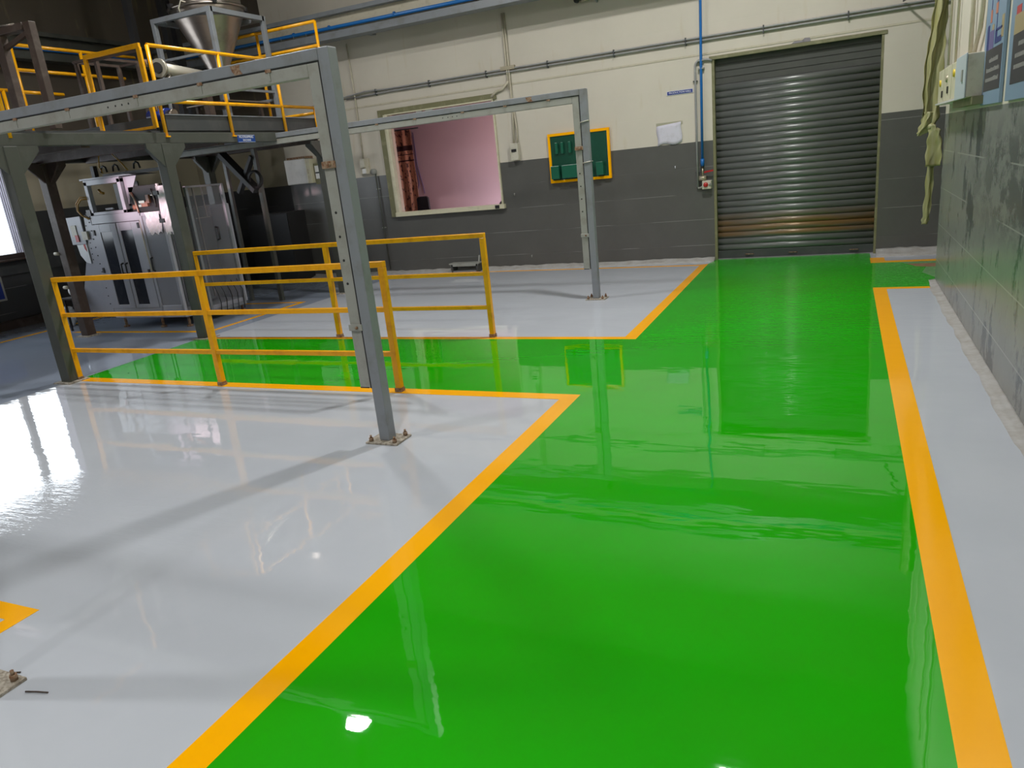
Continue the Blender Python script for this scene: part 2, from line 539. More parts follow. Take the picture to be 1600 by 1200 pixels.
# front wall behind the camera, with a high window
GX0, GX1, GZ0, GZ1 = -6.35, -5.25, 2.83, 3.55
b = MB()
y0, y1 = FW-0.2, FW
b.box(LW-0.25, GX0, y0, y1, 0, H).box(GX1, 3.4, y0, y1, 0, H)
b.box(GX0, GX1, y0, y1, 0, GZ0).box(GX0, GX1, y0, y1, GZ1, H)
b.build('wall_front', M['wall'], kind='structure')

# window 1: left wall, dark brown frame, bright outside, blind edge
w = tag(MB().box(LW-0.10, LW+0.03, WY0-0.04, WY1+0.06, WZ0-0.07, WZ0)
        .box(LW-0.10, LW+0.03, WY0-0.04, WY1+0.06, WZ1, WZ1+0.06)
        .box(LW-0.10, LW+0.03, WY1, WY1+0.06, WZ0, WZ1)
        .box(LW-0.10, LW+0.03, WY0-0.04, WY0, WZ0, WZ1)
        .box(LW-0.08, LW, 6.70, 6.80, WZ0, WZ1)
        .box(LW-0.08, LW, 5.30, 5.40, WZ0, WZ1)
        .build('window_1', M['window_brown'], bevel=0.005), kind='structure')
MB().box(LW-0.06, LW-0.055, WY0, WY1, WZ0, WZ1).build('window_pane', M['glass'], w)
MB().box(LW-0.06, LW+0.10, WY0-0.08, WY1+0.10, WZ0-0.10, WZ0-0.07).build('window_sill', M['brown_steel'], w, bevel=0.004)
b = MB()
for i in range(5):
    yy = 7.29+i*0.032
    b.box(LW-0.045, LW-0.015, yy, yy+0.014, WZ0, WZ1)
b.build('blind_slats', M['blind'], w)
# window 2: front wall behind the camera, unseen, placed to aim the sun beam
w = tag(MB().box(GX0-0.05, GX1+0.05, FW-0.12, FW+0.02, GZ0-0.05, GZ0).box(GX0-0.05, GX1+0.05, FW-0.12, FW+0.02, GZ1, GZ1+0.05)
        .box(GX0-0.05, GX0, FW-0.12, FW+0.02, GZ0, GZ1).box(GX1, GX1+0.05, FW-0.12, FW+0.02, GZ0, GZ1)
        .build('window_2', M['cream_frame']), kind='structure')
MB().box(GX0, GX1, FW-0.08, FW-0.075, GZ0, GZ1).build('window_pane', M['glass_pink'], w)
# window 3: office window in the back wall
b = MB()
b.box(-6.90, -6.85, 10.84, 10.96, 1.0, 2.60)
b.box(-6.93, -4.90, 10.83, 10.96, 0.965, 1.035)
b.box(-4.955, -4.93, 10.86, 10.96, 1.035, 2.60)
b.box(-6.90, -4.93, 10.86, 10.96, 2.585, 2.605)
w = b.build('window_3', M['cream_frame'], bevel=0.004, kind='structure')
MB().box(-6.85, -4.955, 10.93, 10.935, 1.035, 2.585).build('window_pane', M['glass_pink'], w)
MB().box(-7.03, -4.88, 10.865, 10.90, 2.60, 2.68).box(-7.03, -6.93, 10.865, 10.90, 0.965, 2.60).build('window_casing', M['olive_frame'], w, label='olive stained casing')
MB().box(-6.93, -6.90, 10.86, 11.1, 0.965, 2.60).build('window_jamb', M['cream_frame'], w)
MB().cbox((-5.02, 10.825, 1.0), (0.07, 0.02, 0.05)).build('window_catch', M['black'], w, label='black window catch')
MB().box(-6.28, -6.18, 10.84, 10.86, 2.53, 2.585).box(-6.12, -5.98, 10.84, 10.86, 2.55, 2.585).build('window_latch', M['trunk'], w)

# office behind the window
MB().box(-8.6, -4.2, 12.9, 13.05, 0, 2.9).build('wall_office_back', M['office_pink'], kind='structure')
MB().box(-8.75, -8.6, 11.15, 13.05, 0, 2.9).build('wall_office_left', M['office_pink'], kind='structure')
MB().box(-4.2, -4.05, 11.15, 13.05, 0, 2.9).build('wall_office_right', M['office_pink'], kind='structure')
MB().box(-8.75, -4.05, 11.15, 13.05, 2.9, 3.0).build('ceiling_office', M['office_pink'], kind='structure')
MB().box(-8.75, -4.05, 11.3, 13.05, -0.1, 0.0).build('floor_office', M['office_dark'], kind='structure')

# roller shutter
d = MB()
prof = []
ztop, zbot, pitch = 2.71, 0.12, 0.0865
n_s = int((2.33-zbot)/pitch)
pts = []
z = zbot
for i in range(n_s+1):
    for k in range(8):
        a = 2*PI*k/8
        # curved slat: rounded belly and a tucked hinge
        pts.append((10.985-0.024*abs(math.sin(PI*k/8))**0.6, z+pitch*k/8))
    z += pitch
zflat = z
pts.append((10.985, z))
front = list(pts)
bmm = d.bm
cols = []
for x in (-1.655, 0.40):
    cols.append([bmm.verts.new((x, y, zz)) for y, zz in front])
for i in range(len(front)-1):
    f = bmm.faces.new((cols[0][i], cols[1][i], cols[1][i+1], cols[0][i+1])); f.smooth = True
door = d.build('door_1', M['shutter'], kind='structure')
door.modifiers.new('solid', 'SOLIDIFY').thickness = 0.004
b = MB()
z = zflat
while z < ztop-0.02:
    z2 = min(z+0.083, ztop)
    b.box(-1.655, 0.40, 10.998, 11.01, z+0.007, z2-0.003)
    b.box(-1.655, 0.40, 11.008, 11.015, z-0.004, z+0.008)
    z += 0.085
b.build('upper_slats', M['shutter_shade'], door)
MB().box(-1.655, 0.40, 10.965, 11.0, 0.012, 0.12).build('bottom_bar', M['dark_steel'], door, bevel=0.004)
for hx in (-1.20, -0.62, 0.15):
    MB().tube([(hx-0.055, 10.966, 0.055), (hx-0.05, 10.945, 0.06), (hx+0.05, 10.945, 0.06), (hx+0.055, 10.966, 0.055)], 0.006, 8).build('pull_handle', M['rust'], door)
for gx0, gx1 in ((-1.67, -1.632), (0.385, 0.415)):
    MB().box(gx0, gx1, 10.90, 11.04, 0, 2.71).build('guide_rail', M['olive_frame'], door, bevel=0.003)
MB().box(-1.70, 0.445, 10.886, 10.93, 2.69, 2.735).build('door_lintel', M['olive_frame'], door, bevel=0.003)
MB().prism([(-0.66, 2.737), (-0.62, 2.765), (-0.54, 2.755), (-0.50, 2.785), (-0.44, 2.78), (-0.43, 2.737)], 'y', 10.888, 10.899).build('plaster_chip', M['sill'], door)
MB().box(-1.67, 0.415, 11.04, 11.1, 0, 2.71).build('housing_back', M['black_steel'], door)

MB().box(-1.67, 0.415, 10.93, 11.1, 0.0, 0.012).build('trim_3', M['sill'], kind='structure')
# cement coves where walls meet the floor
def cove(name, p0, p1, nx, ny, w=0.085, h=0.05):
    """rough fillet strip running p0->p1, (nx,ny) points away from the wall"""
    b = MB(); L = math.hypot(p1[0]-p0[0], p1[1]-p0[1]); n = max(4, int(L/0.09))
    rows = []
    for i in range(n+1):
        t = i/n
        ww = w*(1+0.07*math.sin(i*0.45)+0.05*math.sin(i*1.3)+0.04*random.uniform(-1, 1))
        hh = h*(1+0.15*random.uniform(-1, 1))
        cx, cy = p0[0]+(p1[0]-p0[0])*t, p0[1]+(p1[1]-p0[1])*t
        rows.append([b.bm.verts.new((cx+nx*dd*ww, cy+ny*dd*ww, zz*hh)) for dd, zz in ((-0.05, -0.02), (-0.05, 1.0), (0.12, 0.75), (0.45, 0.28), (1.0, 0.03), (1.0, -0.02))])
    for i in range(n):
        for k in range(5):
            f = b.bm.faces.new((rows[i][k], rows[i][k+1], rows[i+1][k+1], rows[i+1][k])); f.smooth = True
    b.bm.faces.new(rows[0]); b.bm.faces.new(list(reversed(rows[-1])))
    return b.build(name, M['screed'], kind='structure')


cove('baseboard_right', (0.91, -2.0), (0.91, 8.83), -1, 0, 0.085, 0.012)
cove('baseboard_back', (-9.1, 10.9), (-1.67, 10.9), 0, -1, 0.16, 0.05)
cove('baseboard_back_right', (0.415, 10.9), (3.4, 10.9), 0, -1, 0.30, 0.07)
MB().box(-9.1, 3.4, 10.894, 10.90, 2.765, 2.79).build('trim_1', M['cream_pvc'], kind='structure')
MB().box(LW, LW+0.02, FW, 11.15, 1.0-0.22, 1.0).build('trim_2', M['dark_steel'], kind='structure')
MB().box(LW, LW+0.12, FW, 11.15, 0.0, 0.12).build('baseboard_left', M['brown_steel'], kind='structure')


# ------------------------------------------------------------------ painted floor
def flat(name, poly, mat, z, **kw):
    return MB().prism(poly, 'z', 0.0002, z).build(name, mat, **kw)


# green walkway: long aisle to the shutter with side branches
flat('green_walkway', [(-1.665, -1.5), (0.315, -1.5), (0.315, 8.45), (0.90, 8.45), (0.90, 8.84), (3.3, 8.84), (3.3, 10.12), (0.36, 10.12),
                       (0.345, 10.52), (0.345, 10.93), (-1.655, 10.93), (-1.72, 10.55), (-1.67, 6.26), (-6.98, 6.24), (-6.90, 4.66), (-1.67, 4.66)],
     M['green'], 0.0016, label='wet-looking glossy green epoxy walkway leading to the roller shutter', cat='walkway coating')
flat('floor_line', [(-1.665, -1.5), (-1.665, 4.665), (-6.90, 4.675), (-6.895, 4.56), (-1.785, 4.55), (-1.785, -1.5)],
     M['orange_line'], 0.0020, label='orange floor line bending round the near grey bay and front railing', cat='floor marking')
flat('floor_line', [(-1.67, 6.255), (-1.715, 10.55), (-1.815, 10.52), (-1.79, 6.345), (-6.96, 6.325), (-6.98, 6.235)],
     M['orange_line'], 0.0020, label='orange floor line along the rear railing turning towards the shutter', cat='floor marking')
flat('floor_line', [(-1.815, 10.50), (-1.81, 10.43), (-5.27, 10.62), (-8.30, 10.60), (-8.30, 10.67), (-5.27, 10.70)],
     M['orange_line'], 0.0020, label='thin orange floor line along the foot of the back wall', cat='floor marking')
flat('floor_line', [(0.31, -1.5), (0.435, -1.5), (0.435, 8.37), (0.83, 8.37), (0.83, 8.46), (0.31, 8.46)],
     M['orange_line'], 0.0020, label='long orange floor line beside the right wall strip', cat='floor marking')
flat('floor_line', [(0.335, 10.10), (3.2, 10.10), (3.2, 10.24), (0.50, 10.24), (0.50, 10.52), (0.335, 10.52)],
     M['orange_line'], 0.0020, label='short orange floor line right of the shutter foot', cat='floor marking')
flat('floor_line', [(-7.15, 6.57), (-7.15, 8.45), (-9.6, 8.40), (-9.6, 8.33), (-7.23, 8.38), (-7.23, 6.65), (-9.7, 6.64), (-9.7, 6.57)],
     M['orange_line'], 0.0012, label='orange floor line around the machine under the platform', cat='floor marking')
flat('floor_line', [(-10.42, 3.5), (-10.33, 3.5), (-10.40, 9.6), (-10.49, 9.6)],
     M['orange_line'], 0.0012, label='orange floor line close to the left wall', cat='floor marking')
flat('floor_line', [(-3.072, 1.605), (-5.0, 1.59), (-5.0, 1.50), (-3.155, 1.512), (-3.15, 0.2), (-3.06, 0.2)],
     M['orange_line'], 0.0016, label='orange floor line corner cut off by the left picture edge', cat='floor marking')
flat('bare_patch', [(0.80, 9.74), (0.92, 9.68), (1.35, 9.68), (1.35, 9.92), (0.72, 9.94)], M['screed_brown'], 0.0024,
     label='brown uncoated floor patch at the corner of the right wall', cat='floor patch')
flat('thin_coat_patch', [(0.83, 9.30), (0.95, 8.90), (1.4, 8.90), (1.4, 9.67), (0.90, 9.67)], M['pale_green'], 0.0022,
     label='pale thinly coated green floor patch beside the brown patch', cat='floor patch')
flat('thin_coat_patch', [(0.66, 10.09), (0.70, 9.95), (1.4, 9.94), (1.4, 10.09)], M['pale_green'], 0.0022,
     label='pale green floor patch between brown patch and short orange line', cat='floor patch')


# ------------------------------------------------------------------ high-bay lamps
def make_lamp(x, y, z, power, label):
    t = thing('high_bay_lamp', label, 'lamp', (x, y, z), 'high bay lamps under the roof')
    MB().lathe((x, y, z), [(0.23, 0.0), (0.22, 0.04), (0.14, 0.20), (0.07, 0.27), (0.0, 0.27)], 32).build('reflector', M['stainless'], t)
    MB().tube([(x, y, z+0.27), (x, y, z+0.45)], 0.06, 16).build('ballast_can', M['dark_steel'], t)
    MB().tube([(x, y, z+0.45), (x, y, H)], 0.012, 8).build('hanging_rod', M['dark_steel'], t)
    ld = bpy.data.lights.new('bulb', 'AREA')
    ld.shape = 'DISK'; ld.size = 0.34; ld.energy = power; ld.color = (1.0, 0.985, 0.955)
    lo = bpy.data.objects.new('bulb', ld); COL.objects.link(lo)
    lo.parent = t; lo.location = (0, 0, -0.01)
    return t


for (x, y, z, pw), where in zip(LAMPS, ('above the green aisle before the roller shutter', 'above the front railing beside the platform',
                                      'as added fill above the green aisle behind the viewer', 'as added fill above the grey bay left of the viewer', 'as added fill at the far back of the hall')):
    make_lamp(x, y, z, pw, 'round high-bay lamp hanging '+where)
# office lamp
t = thing('office_lamp', 'round ceiling lamp inside the pink office', 'lamp', (-4.75, 11.5, 2.86))
MB().lathe((-4.75, 11.5, 2.86), [(0.16, 0.0), (0.16, 0.04), (0.0, 0.04)], 24).build('lamp_base', M['white_enamel'], t)
ld = bpy.data.lights.new('bulb', 'AREA'); ld.shape = 'DISK'; ld.size = 0.3; ld.energy = 46; ld.color = (1.0, 0.93, 0.93)
lo = bpy.data.objects.new('bulb', ld); COL.objects.link(lo); lo.parent = t; lo.location = (0, 0, -0.01)
t = thing('desk_lamp', 'small cool desk lamp below the office window', 'lamp', (-5.75, 12.1, 0.0))
MB().lathe((-5.75, 12.1, 0.0), [(0.10, 0.0), (0.10, 0.02), (0.012, 0.03), (0.012, 0.62), (0.06, 0.66), (0.07, 0.74)], 20).build('lamp_stand', M['white_enamel'], t)
ld = bpy.data.lights.new('bulb', 'POINT'); ld.shadow_soft_size = 0.08; ld.energy = 20; ld.color = (0.80, 0.88, 1.0)
lo = bpy.data.objects.new('bulb', ld); COL.objects.link(lo); lo.parent = t; lo.location = (0, 0, 0.80)


# ------------------------------------------------------------------ steel portal frames
def portal(Y, label, xl, holes=True, dy=0.08):
    t = thing('steel_portal_frame', label, 'steel frame', (-2.62, Y, 0))
    y0, y1 = Y, Y+dy
    MB().box(-2.66, -2.585, y0, y1, 0.012, 2.325).build('post', M['steel'], t, bevel=0.006)
    MB().box(xl, -2.661, y0, y1, 2.262, 2.325).build('beam', M['steel'], t, bevel=0.005)
    # cable channel on the inner side of post and beam
    tr = MB().box(-2.748, -2.668, y0+0.008, y1-0.012, 0.36, 2.255).build('cable_channel', M['trunk'], t, bevel=0.004)
    MB().box(xl, -2.748, y0+0.008, y1-0.012, 2.186, 2.256).build('cable_channel', M['trunk'], t, bevel=0.004)
    MB().box(-2.669, -2.660, y0+0.004, y1-0.02, 0.36, 2.262).box(xl, -2.66, y0+0.006, y1-0.02, 2.2555, 2.2625).build('seam', M['gapblack'], t, kind='stuff')
    b = MB()
    b.tube([(-2.745, y0+0.009, 0.362), (-2.71, y0+0.009, 0.362), (-2.68, y0+0.009, 0.362)], 0.004, 6)
    b.build('channel_end', M['gapblack'], t)
    # rusty weld plates along the beam and clamps on the post
    for i, x in enumerate((-3.02, -3.55, -4.10, -4.75, -5.30)):
        if x < xl: continue
        MB().box(x-0.006, x+0.006, y0+0.004, y0+0.03, 2.20, 2.262).build('weld_clip', M['trunk'], t)
        MB().box(x-0.022, x+0.018, y0+0.0015, y0+0.02, 2.246, 2.266).build('rust_spot', M['rust'], t)
    for z in (0.75, 1.71):
        MB().box(-2.752, -2.655, y0-0.006, y0+0.03, z-0.02, z+0.02).build('channel_clamp', M['trunk'] if z < 1 else M['rust'], t, bevel=0.003)
        MB().lathe((-2.69, y0-0.006, z), [(0.0, -0.012), (0.009, -0.012), (0.009, 0.0)], 8, 'y').build('bolt', M['rust'], t)
    if holes:
        for z in (1.02, 1.16, 1.30, 1.44):
            MB().lathe((-2.715, y0+0.0075, z), [(0.0, -0.001), (0.008, -0.001), (0.008, 0.004)], 10, 'y').build('bolt_hole', M['gapblack'], t)
        for x in (-4.18, -4.24, -4.30, -4.37):
            if x > xl: MB().lathe((x, y0+0.0075, 2.222), [(0.0, -0.001), (0.006, -0.001), (0.006, 0.004)], 10, 'y').build('bolt_hole', M['gapblack'], t)
    # rust streaks
    b = MB()
    b.prism([(-3.29, 2.315), (-3.215, 2.317), (-3.222, 2.29), (-3.205, 2.264), (-3.262, 2.263), (-3.28, 2.285)], 'y', y0-0.0012, y0+0.002)
    b.build('rust_patch', M['rust'], t)
    bp = MB().box(-2.74, -2.505, y0-0.045, y1+0.055, 0.0, 0.012).build('base_plate', M['plate'], t, bevel=0.002)
    for bx, by in ((-2.71, y0-0.02), (-2.535, y0-0.02), (-2.71, y1+0.03), (-2.535, y1+0.03)):
        MB().tube([(bx, by, 0.012), (bx, by, 0.035)], 0.014, 6).tube([(bx, by, 0.034), (bx, by, 0.052)], 0.007, 8).build('anchor_bolt', M['rust'], bp)
    return t


portal(3.60, 'grey steel portal frame with rusty marks standing nearest the camera', -7.4)
pr_ = portal(8.14, 'grey steel portal frame standing on the grey floor before the back wall', -9.0)
for z in (1.55, 1.98):
    MB().tube([(-2.665, 8.135, z), (-2.58, 8.135, z+0.012), (-2.58, 8.225, z+0.012), (-2.665, 8.225, z), (-2.665, 8.135, z)], 0.005, 6).build('cable_tie', M['cream_plastic'], pr_, label='pale cable tie')
left_portal = portal(1.14, 'grey steel portal frame whose base plate shows at the left edge', -7.4)
left_portal.location.x -= 0.145
for i, (a, c) in enumerate((((-2.585, 1.225), (-2.495, 1.247)), ((-2.80, 1.255), (-2.716, 1.293)))):
    MB().tube([(a[0], a[1], 0.004), ((a[0]+c[0])/2, (a[1]+c[1])/2+0.001, 0.0045), (c[0], c[1], 0.004)], 0.0028, 6).build(
        'wire_offcut', M['brown_steel'], label=('short dark wire offcut lying right of the left-edge base plate', 'short dark wire offcut lying behind the left-edge base plate')[i], cat='wire')


# ------------------------------------------------------------------ yellow guard rails
def guard_rail(Y, label, zt, zm, zl, xs=(-3.13, -4.985, -6.87), ov=0.0):
    t = thing('guard_rail', label, 'railing', ((xs[0]+xs[-1])/2, Y, 0))
    w = 0.05
    for i, x in enumerate(xs):
        z1 = zt-0.045 if i != 0 else zt-0.045
        MB().box(x-w/2, x+w/2, Y-w/2, Y+w/2, 0.0, z1).build('post', M['yellow'], t, bevel=0.005)
        MB().box(x-w/2-0.004, x+w/2+0.004, Y-w/2-0.004, Y+w/2+0.004, 0.0, 0.035).build('post_foot', M['rust'], t)
    MB().box(xs[-1]-w/2-0.07, xs[0]+w/2, Y-w/2, Y+w/2, zt-0.045, zt).build('top_rail', M['yellow'], t, bevel=0.005)
    for zc in (zm, zl):
        for i in range(len(xs)-1):
            MB().box(xs[i+1]+w/2, xs[i]-w/2, Y-0.019, Y+0.019, zc-0.019, zc+0.019).build('mid_rail', M['yellow'], t, bevel=0.004)
    return t


guard_rail(4.60, 'yellow three-bar guard rail nearest the camera, front edge of green walkway', 1.02, 0.655, 0.305)
guard_rail(6.34, 'yellow three-bar guard rail along the rear edge of the green walkway', 1.02, 0.632, 0.30)

# ------------------------------------------------------------------ platform
P = thing('mezzanine_platform', 'dark grey steel mezzanine platform with yellow handrails above the machine', 'platform', (-8.1, 6.8, 0))
PX, PXL = -6.92, -9.15
S = 0.13
for x, y, mt, lb in ((PX, 4.55, 'green_steel', None), (PX, 6.29, 'green_steel', None), (PX, 9.10, 'green_steel', None),
                     (PXL, 6.42, 'brown_steel', 'brown-grey column'), (PXL, 9.10, 'green_steel', None), (PXL-0.3, 4.55, 'green_steel', None)):
    c = MB().box(x-S/2, x+S/2, y-S/2, y+S/2, 0.0, 2.22).build('column', M[mt], P, bevel=0.008, label=lb)
    MB().box(x-0.12, x+0.12, y-0.11, y+0.11, 0.0, 0.012).build('base_plate', M['plate'], c)
    # gussets at the head of the column
    hd = (( 1, 0), (-1, 0), (0, 1), (0, -1))
    for dx, dy in hd:
        if dx > 0 and x == PX: continue
        a = 0.20
        if dx:
            MB().prism([(x+dx*S/2, 2.22), (x+dx*(S/2+a), 2.22), (x+dx*(S/2+a), 2.17), (x+dx*(S/2), 2.22-a-0.05)], 'y', y-0.012, y+0.012).build('gusset', M[mt], P)
        else:
            MB().prism([(y+dy*S/2, 2.22), (y+dy*(S/2+a), 2.22), (y+dy*(S/2+a), 2.17), (y+dy*(S/2), 2.22-a-0.05)], 'x', x+0.03, x+0.054).build('gusset', M[mt], P)
MB().box(PX-0.07, PX+0.03, 3.72, 8.19, 2.22, 2.335).build('edge_beam', M['green_steel'], P, bevel=0.006)
MB().box(PX-0.07, PX+0.03, 8.20, 9.20, 2.25, 2.335).build('edge_beam', M['green_steel'], P, bevel=0.006)
MB().box(PXL-0.37, PXL-0.25, 3.72, 9.20, 2.22, 2.335).build('edge_beam', M['green_steel'], P, bevel=0.006)
for y in (4.55, 5.4, 6.35, 7.25, 8.5, 9.1):
    MB().box(PXL-0.25, PX-0.07, y-0.05, y+0.05, 2.20, 2.33).build('cross_beam', M['brown_steel'], P, bevel=0.004)
MB().box(PXL-0.4, PX-0.03, 3.72, 9.2, 2.335, 2.36).build('deck', M['dark_steel'], P)
MB().box(PX-0.035, PX-0.005, 6.42, 9.07, 2.36, 2.525).build('toe_board', M['dark_steel'], P)
MB().box(PX-0.045, PX+0.01, 6.42, 9.07, 2.525, 2.535).build('toe_board_edge', M['steel'], P)
MB().box(PXL-0.2, PX-0.08, 6.34, 6.37, 2.36, 2.51).build('toe_board', M['dark_steel'], P)
MB().box(PXL-0.2, PX-0.1, 9.12, 9.16, 2.36, 2.52).build('toe_board', M['dark_steel'], P)
MB().box(PX-0.01, PX+0.05, 8.2, 8.75, 2.24, 2.30).build('beam_packer', M['trunk'], P)

R = 0.021


def rail(pts, name='handrail', parent=P, mat='yellow', r=R, label=None):
    return MB().tube(pts, r, 10).build(name, M[mat], parent, label=label)


RX = PX+0.02
rail([(RX, 6.36, 3.235), (RX, 7.6, 3.235), (RX, 9.07, 3.235)])
rail([(RX, 6.36, 2.665), (RX, 9.07, 2.665)], 'mid_rail')
for y, zt in ((6.36, 3.235), (7.38, 3.235), (8.38, 3.235), (9.07, 2.665)):
    rail([(RX, y, 2.29), (RX, y, zt)], 'rail_post')
    MB().box(RX-0.025, RX+0.03, y-0.03, y+0.03, 2.285, 2.30).build('rail_foot', M['yellow'], P)
rail([(RX, 4.60, 2.29), (RX, 4.60, 3.2)], 'rail_post')
rail([(RX, 3.8, 3.2), (RX, 4.60, 3.2)], 'mid_rail')
# rear handrail, one step higher
RY = 9.10
rail([(-6.68, RY, 3.76), (-8.4, RY, 3.76)])
rail([(-6.68, RY, 3.455), (-8.55, RY, 3.455)], 'mid_rail')
rail([(-6.90, RY, 2.60), (-8.0, RY, 2.60)], 'mid_rail')
rail([(-6.68, RY, 2.75), (-6.68, RY, 3.76)], 'rail_post')
rail([(-7.72, RY, 2.36), (-7.72, RY, 3.76)], 'rail_post')
# far handrail over the left beam
FX = -9.22
rail([(FX, 6.43, 3.60), (FX, 8.24, 3.59)])
rail([(FX, 6.43, 3.315), (FX, 8.0, 3.30)], 'mid_rail')
rail([(FX, 6.43, 3.06), (FX, 7.0, 3.05)], 'mid_rail')
for y in (6.46, 7.39):
    rail([(FX, y, 2.36), (FX, y, 3.60)], 'rail_post')
rail([(FX, 5.2, 3.34), (FX, 6.25, 3.32)], 'mid_rail')
rail([(FX, 5.2, 3.08), (FX, 6.3, 3.07)], 'mid_rail')
rail([(FX, 6.22, 2.36), (FX, 6.22, 3.08)], 'rail_post')
# swing gate of flat bar in yellow with a rusty brown lining
GY = 6.20
g = MB().bar((-7.70, GY, 3.205), (-6.83, GY, 3.205), 0.03, 0.05).bar((-7.68, GY, 2.38), (-7.68, GY, 3.19), 0.045, 0.03, (0, 1, 0)) \
    .bar((-6.85, GY, 2.38), (-6.85, GY, 3.19), 0.055, 0.03, (0, 1, 0)).bar((-7.66, GY, 2.625), (-6.87, GY, 2.625), 0.03, 0.045) \
    .bar((-7.66, GY, 2.39), (-6.87, GY, 2.39), 0.03, 0.03).build('gate', M['yellow'], P, bevel=0.003)
MB().bar((-7.655, GY+0.02, 3.17), (-6.88, GY+0.02, 3.17), 0.02, 0.03).bar((-6.885, GY+0.02, 2.45), (-6.885, GY+0.02, 3.15), 0.012, 0.02, (0, 1, 0)).build('gate_lining', M['brown_steel'], g)
for z in (2.55, 3.0):
    MB().tube([(-6.885+0.04, GY+0.05, z), (-6.885+0.04, GY+0.05, z+0.07)], 0.014, 10).build('gate_hinge', M['rust'], g)
# brown bench frame behind the gate
t = thing('brown_bench_frame', 'brown steel bench frame standing on the deck behind the gate', 'frame', (-8.35, 6.95, 2.36))
b = MB()
b.bar((-8.62, 6.78, 3.33), (-8.22, 6.78, 3.33), 0.03, 0.03).bar((-8.25, 6.78, 3.33), (-8.25, 7.42, 3.33), 0.03, 0.03).bar((-8.62, 7.42, 3.33), (-8.22, 7.42, 3.33), 0.03, 0.03).bar((-8.6, 6.78, 3.33), (-8.6, 7.42, 3.33), 0.03, 0.03)
b.build('top_frame', M['brown_steel'], t)
for x in (-8.60, -8.25):
    for y in (6.80, 7.40):
        MB().bar((x, y, 2.36), (x, y, 3.315), 0.04, 0.04).build('leg', M['brown_steel'], t)
# tall brown frame at the upper left
t = thing('brown_hoist_frame', 'tall brown steel frame with a flat top standing at the upper left on the deck', 'frame', (-7.3, 5.0, 2.36))
for x, w_ in ((-6.80, 0.085), (-7.24, 0.10), (-8.0, 0.085)):
    MB().bar((x, 5.0, 2.36), (x, 5.0, 3.285 if x > -7 else 3.23), w_, 0.07).build('leg', M['brown_steel'], t, bevel=0.005)
MB().box(-8.1, -6.85, 4.955, 5.045, 3.225, 3.285).build('top_plate', M['brown_steel'], t, bevel=0.004)
MB().bar((-6.86, 5.0, 3.20), (-7.20, 5.0, 3.12), 0.03, 0.04).build('brace', M['brown_steel'], t)
MB().tube([(-7.6, 4.96, 3.285), (-7.2, 4.96, 3.30), (-6.95, 4.96, 3.285)], 0.01, 8).build('rod', M['stainless'], t)
# dark stanchions up to the roof
for (x, y), lb in zip(((-9.20, 8.30), (-9.30, 9.00), (-9.30, 9.17)), ('dark steel stanchion rising to the roof left of the hopper', 'dark steel stanchion just behind the hopper, left of a pair', 'dark steel stanchion just behind the hopper, right of a pair')):
    MB().box(x-0.05, x+0.05, y-0.04, y+0.04, 2.36, H).build('roof_stanchion', M['black_steel'], label=lb, cat='post')

# name plate on the platform edge
def text_obj(body, size, mat, loc, rot, parent, name='lettering', extr=0.0008, sx=1.0, bold=0.0):
    cu = bpy.data.curves.new(name, 'FONT')
    cu.body = body; cu.size = size; cu.extrude = extr; cu.align_x = 'CENTER'; cu.align_y = 'CENTER'; cu.offset = bold
    tmp = bpy.data.objects.new('tmp', cu); COL.objects.link(tmp)
    dg = bpy.context.evaluated_depsgraph_get()
    me = bpy.data.meshes.new_from_object(tmp.evaluated_get(dg))
    bpy.data.objects.remove(tmp)
    me.materials.clear(); me.materials.append(mat)
    o = bpy.data.objects.new(name, me); COL.objects.link(o)
    o.parent = parent
    pw = Vector((0, 0, 0)); q = parent
    while q: pw += q.location; q = q.parent
    o.location = Vector(loc)-pw
    o.rotation_euler = rot
    o.scale = (sx, 1, 1)
    return o


t = thing('name_plate', 'small blue name plate fixed on the platform edge beam', 'sign', (PX+0.033, 7.58, 2.22))
MB().box(PX+0.031, PX+0.037, 7.425, 7.735, 2.215, 2.305).build('plate', M['sign_blue2'], t, bevel=0.001)
MB().box(PX+0.037, PX+0.0385, 7.43, 7.73, 2.298, 2.302).box(PX+0.037, PX+0.0385, 7.43, 7.73, 2.217, 2.221).build('plate_border', M['sign_white'], t)
text_obj('FG STRAPPING', 0.038, M['sign_white'], (PX+0.038, 7.58, 2.278), (PI/2, 0, PI/2), t, bold=0.0006)
text_obj('MACHINE', 0.032, M['sign_white'], (PX+0.038, 7.585, 2.241), (PI/2, 0, PI/2), t, bold=0.0006)

# ------------------------------------------------------------------ hopper
hx0, hx1, hy0, hy1, hz = -8.49, -7.50, 8.03, 9.02, 3.91
t = thing('hopper_stand', 'grey angle-iron stand holding the steel hopper', 'stand', ((hx0+hx1)/2, (hy0+hy1)/2, 2.36))
for x in (hx0, hx1):
    for y in (hy0, hy1):
        MB().bar((x, y, 2.36), (x, y, hz-0.03), 0.06, 0.06).build('leg', M['steel'], t, bevel=0.004)
MB().bar((hx0-0.03, hy0, hz), (hx1+0.03, hy0, hz), 0.06, 0.06).bar((hx0-0.03, hy1, hz), (hx1+0.03, hy1, hz), 0.06, 0.06) \
    .bar((hx0, hy0, hz), (hx0, hy1, hz), 0.06, 0.06).bar((hx1, hy0, hz), (hx1, hy1, hz), 0.06, 0.06).build('top_frame', M['steel'], t)
MB().bar((hx0, hy0, 3.42), (hx1, hy0, 3.42), 0.035, 0.03).bar((hx0, hy1, 2.85), (hx1, hy1, 2.85), 0.035, 0.03).bar((hx1, hy0, 2.95), (hx1, hy1, 2.95), 0.035, 0.03).build('tie_bar', M['steel'], t)
b = MB()
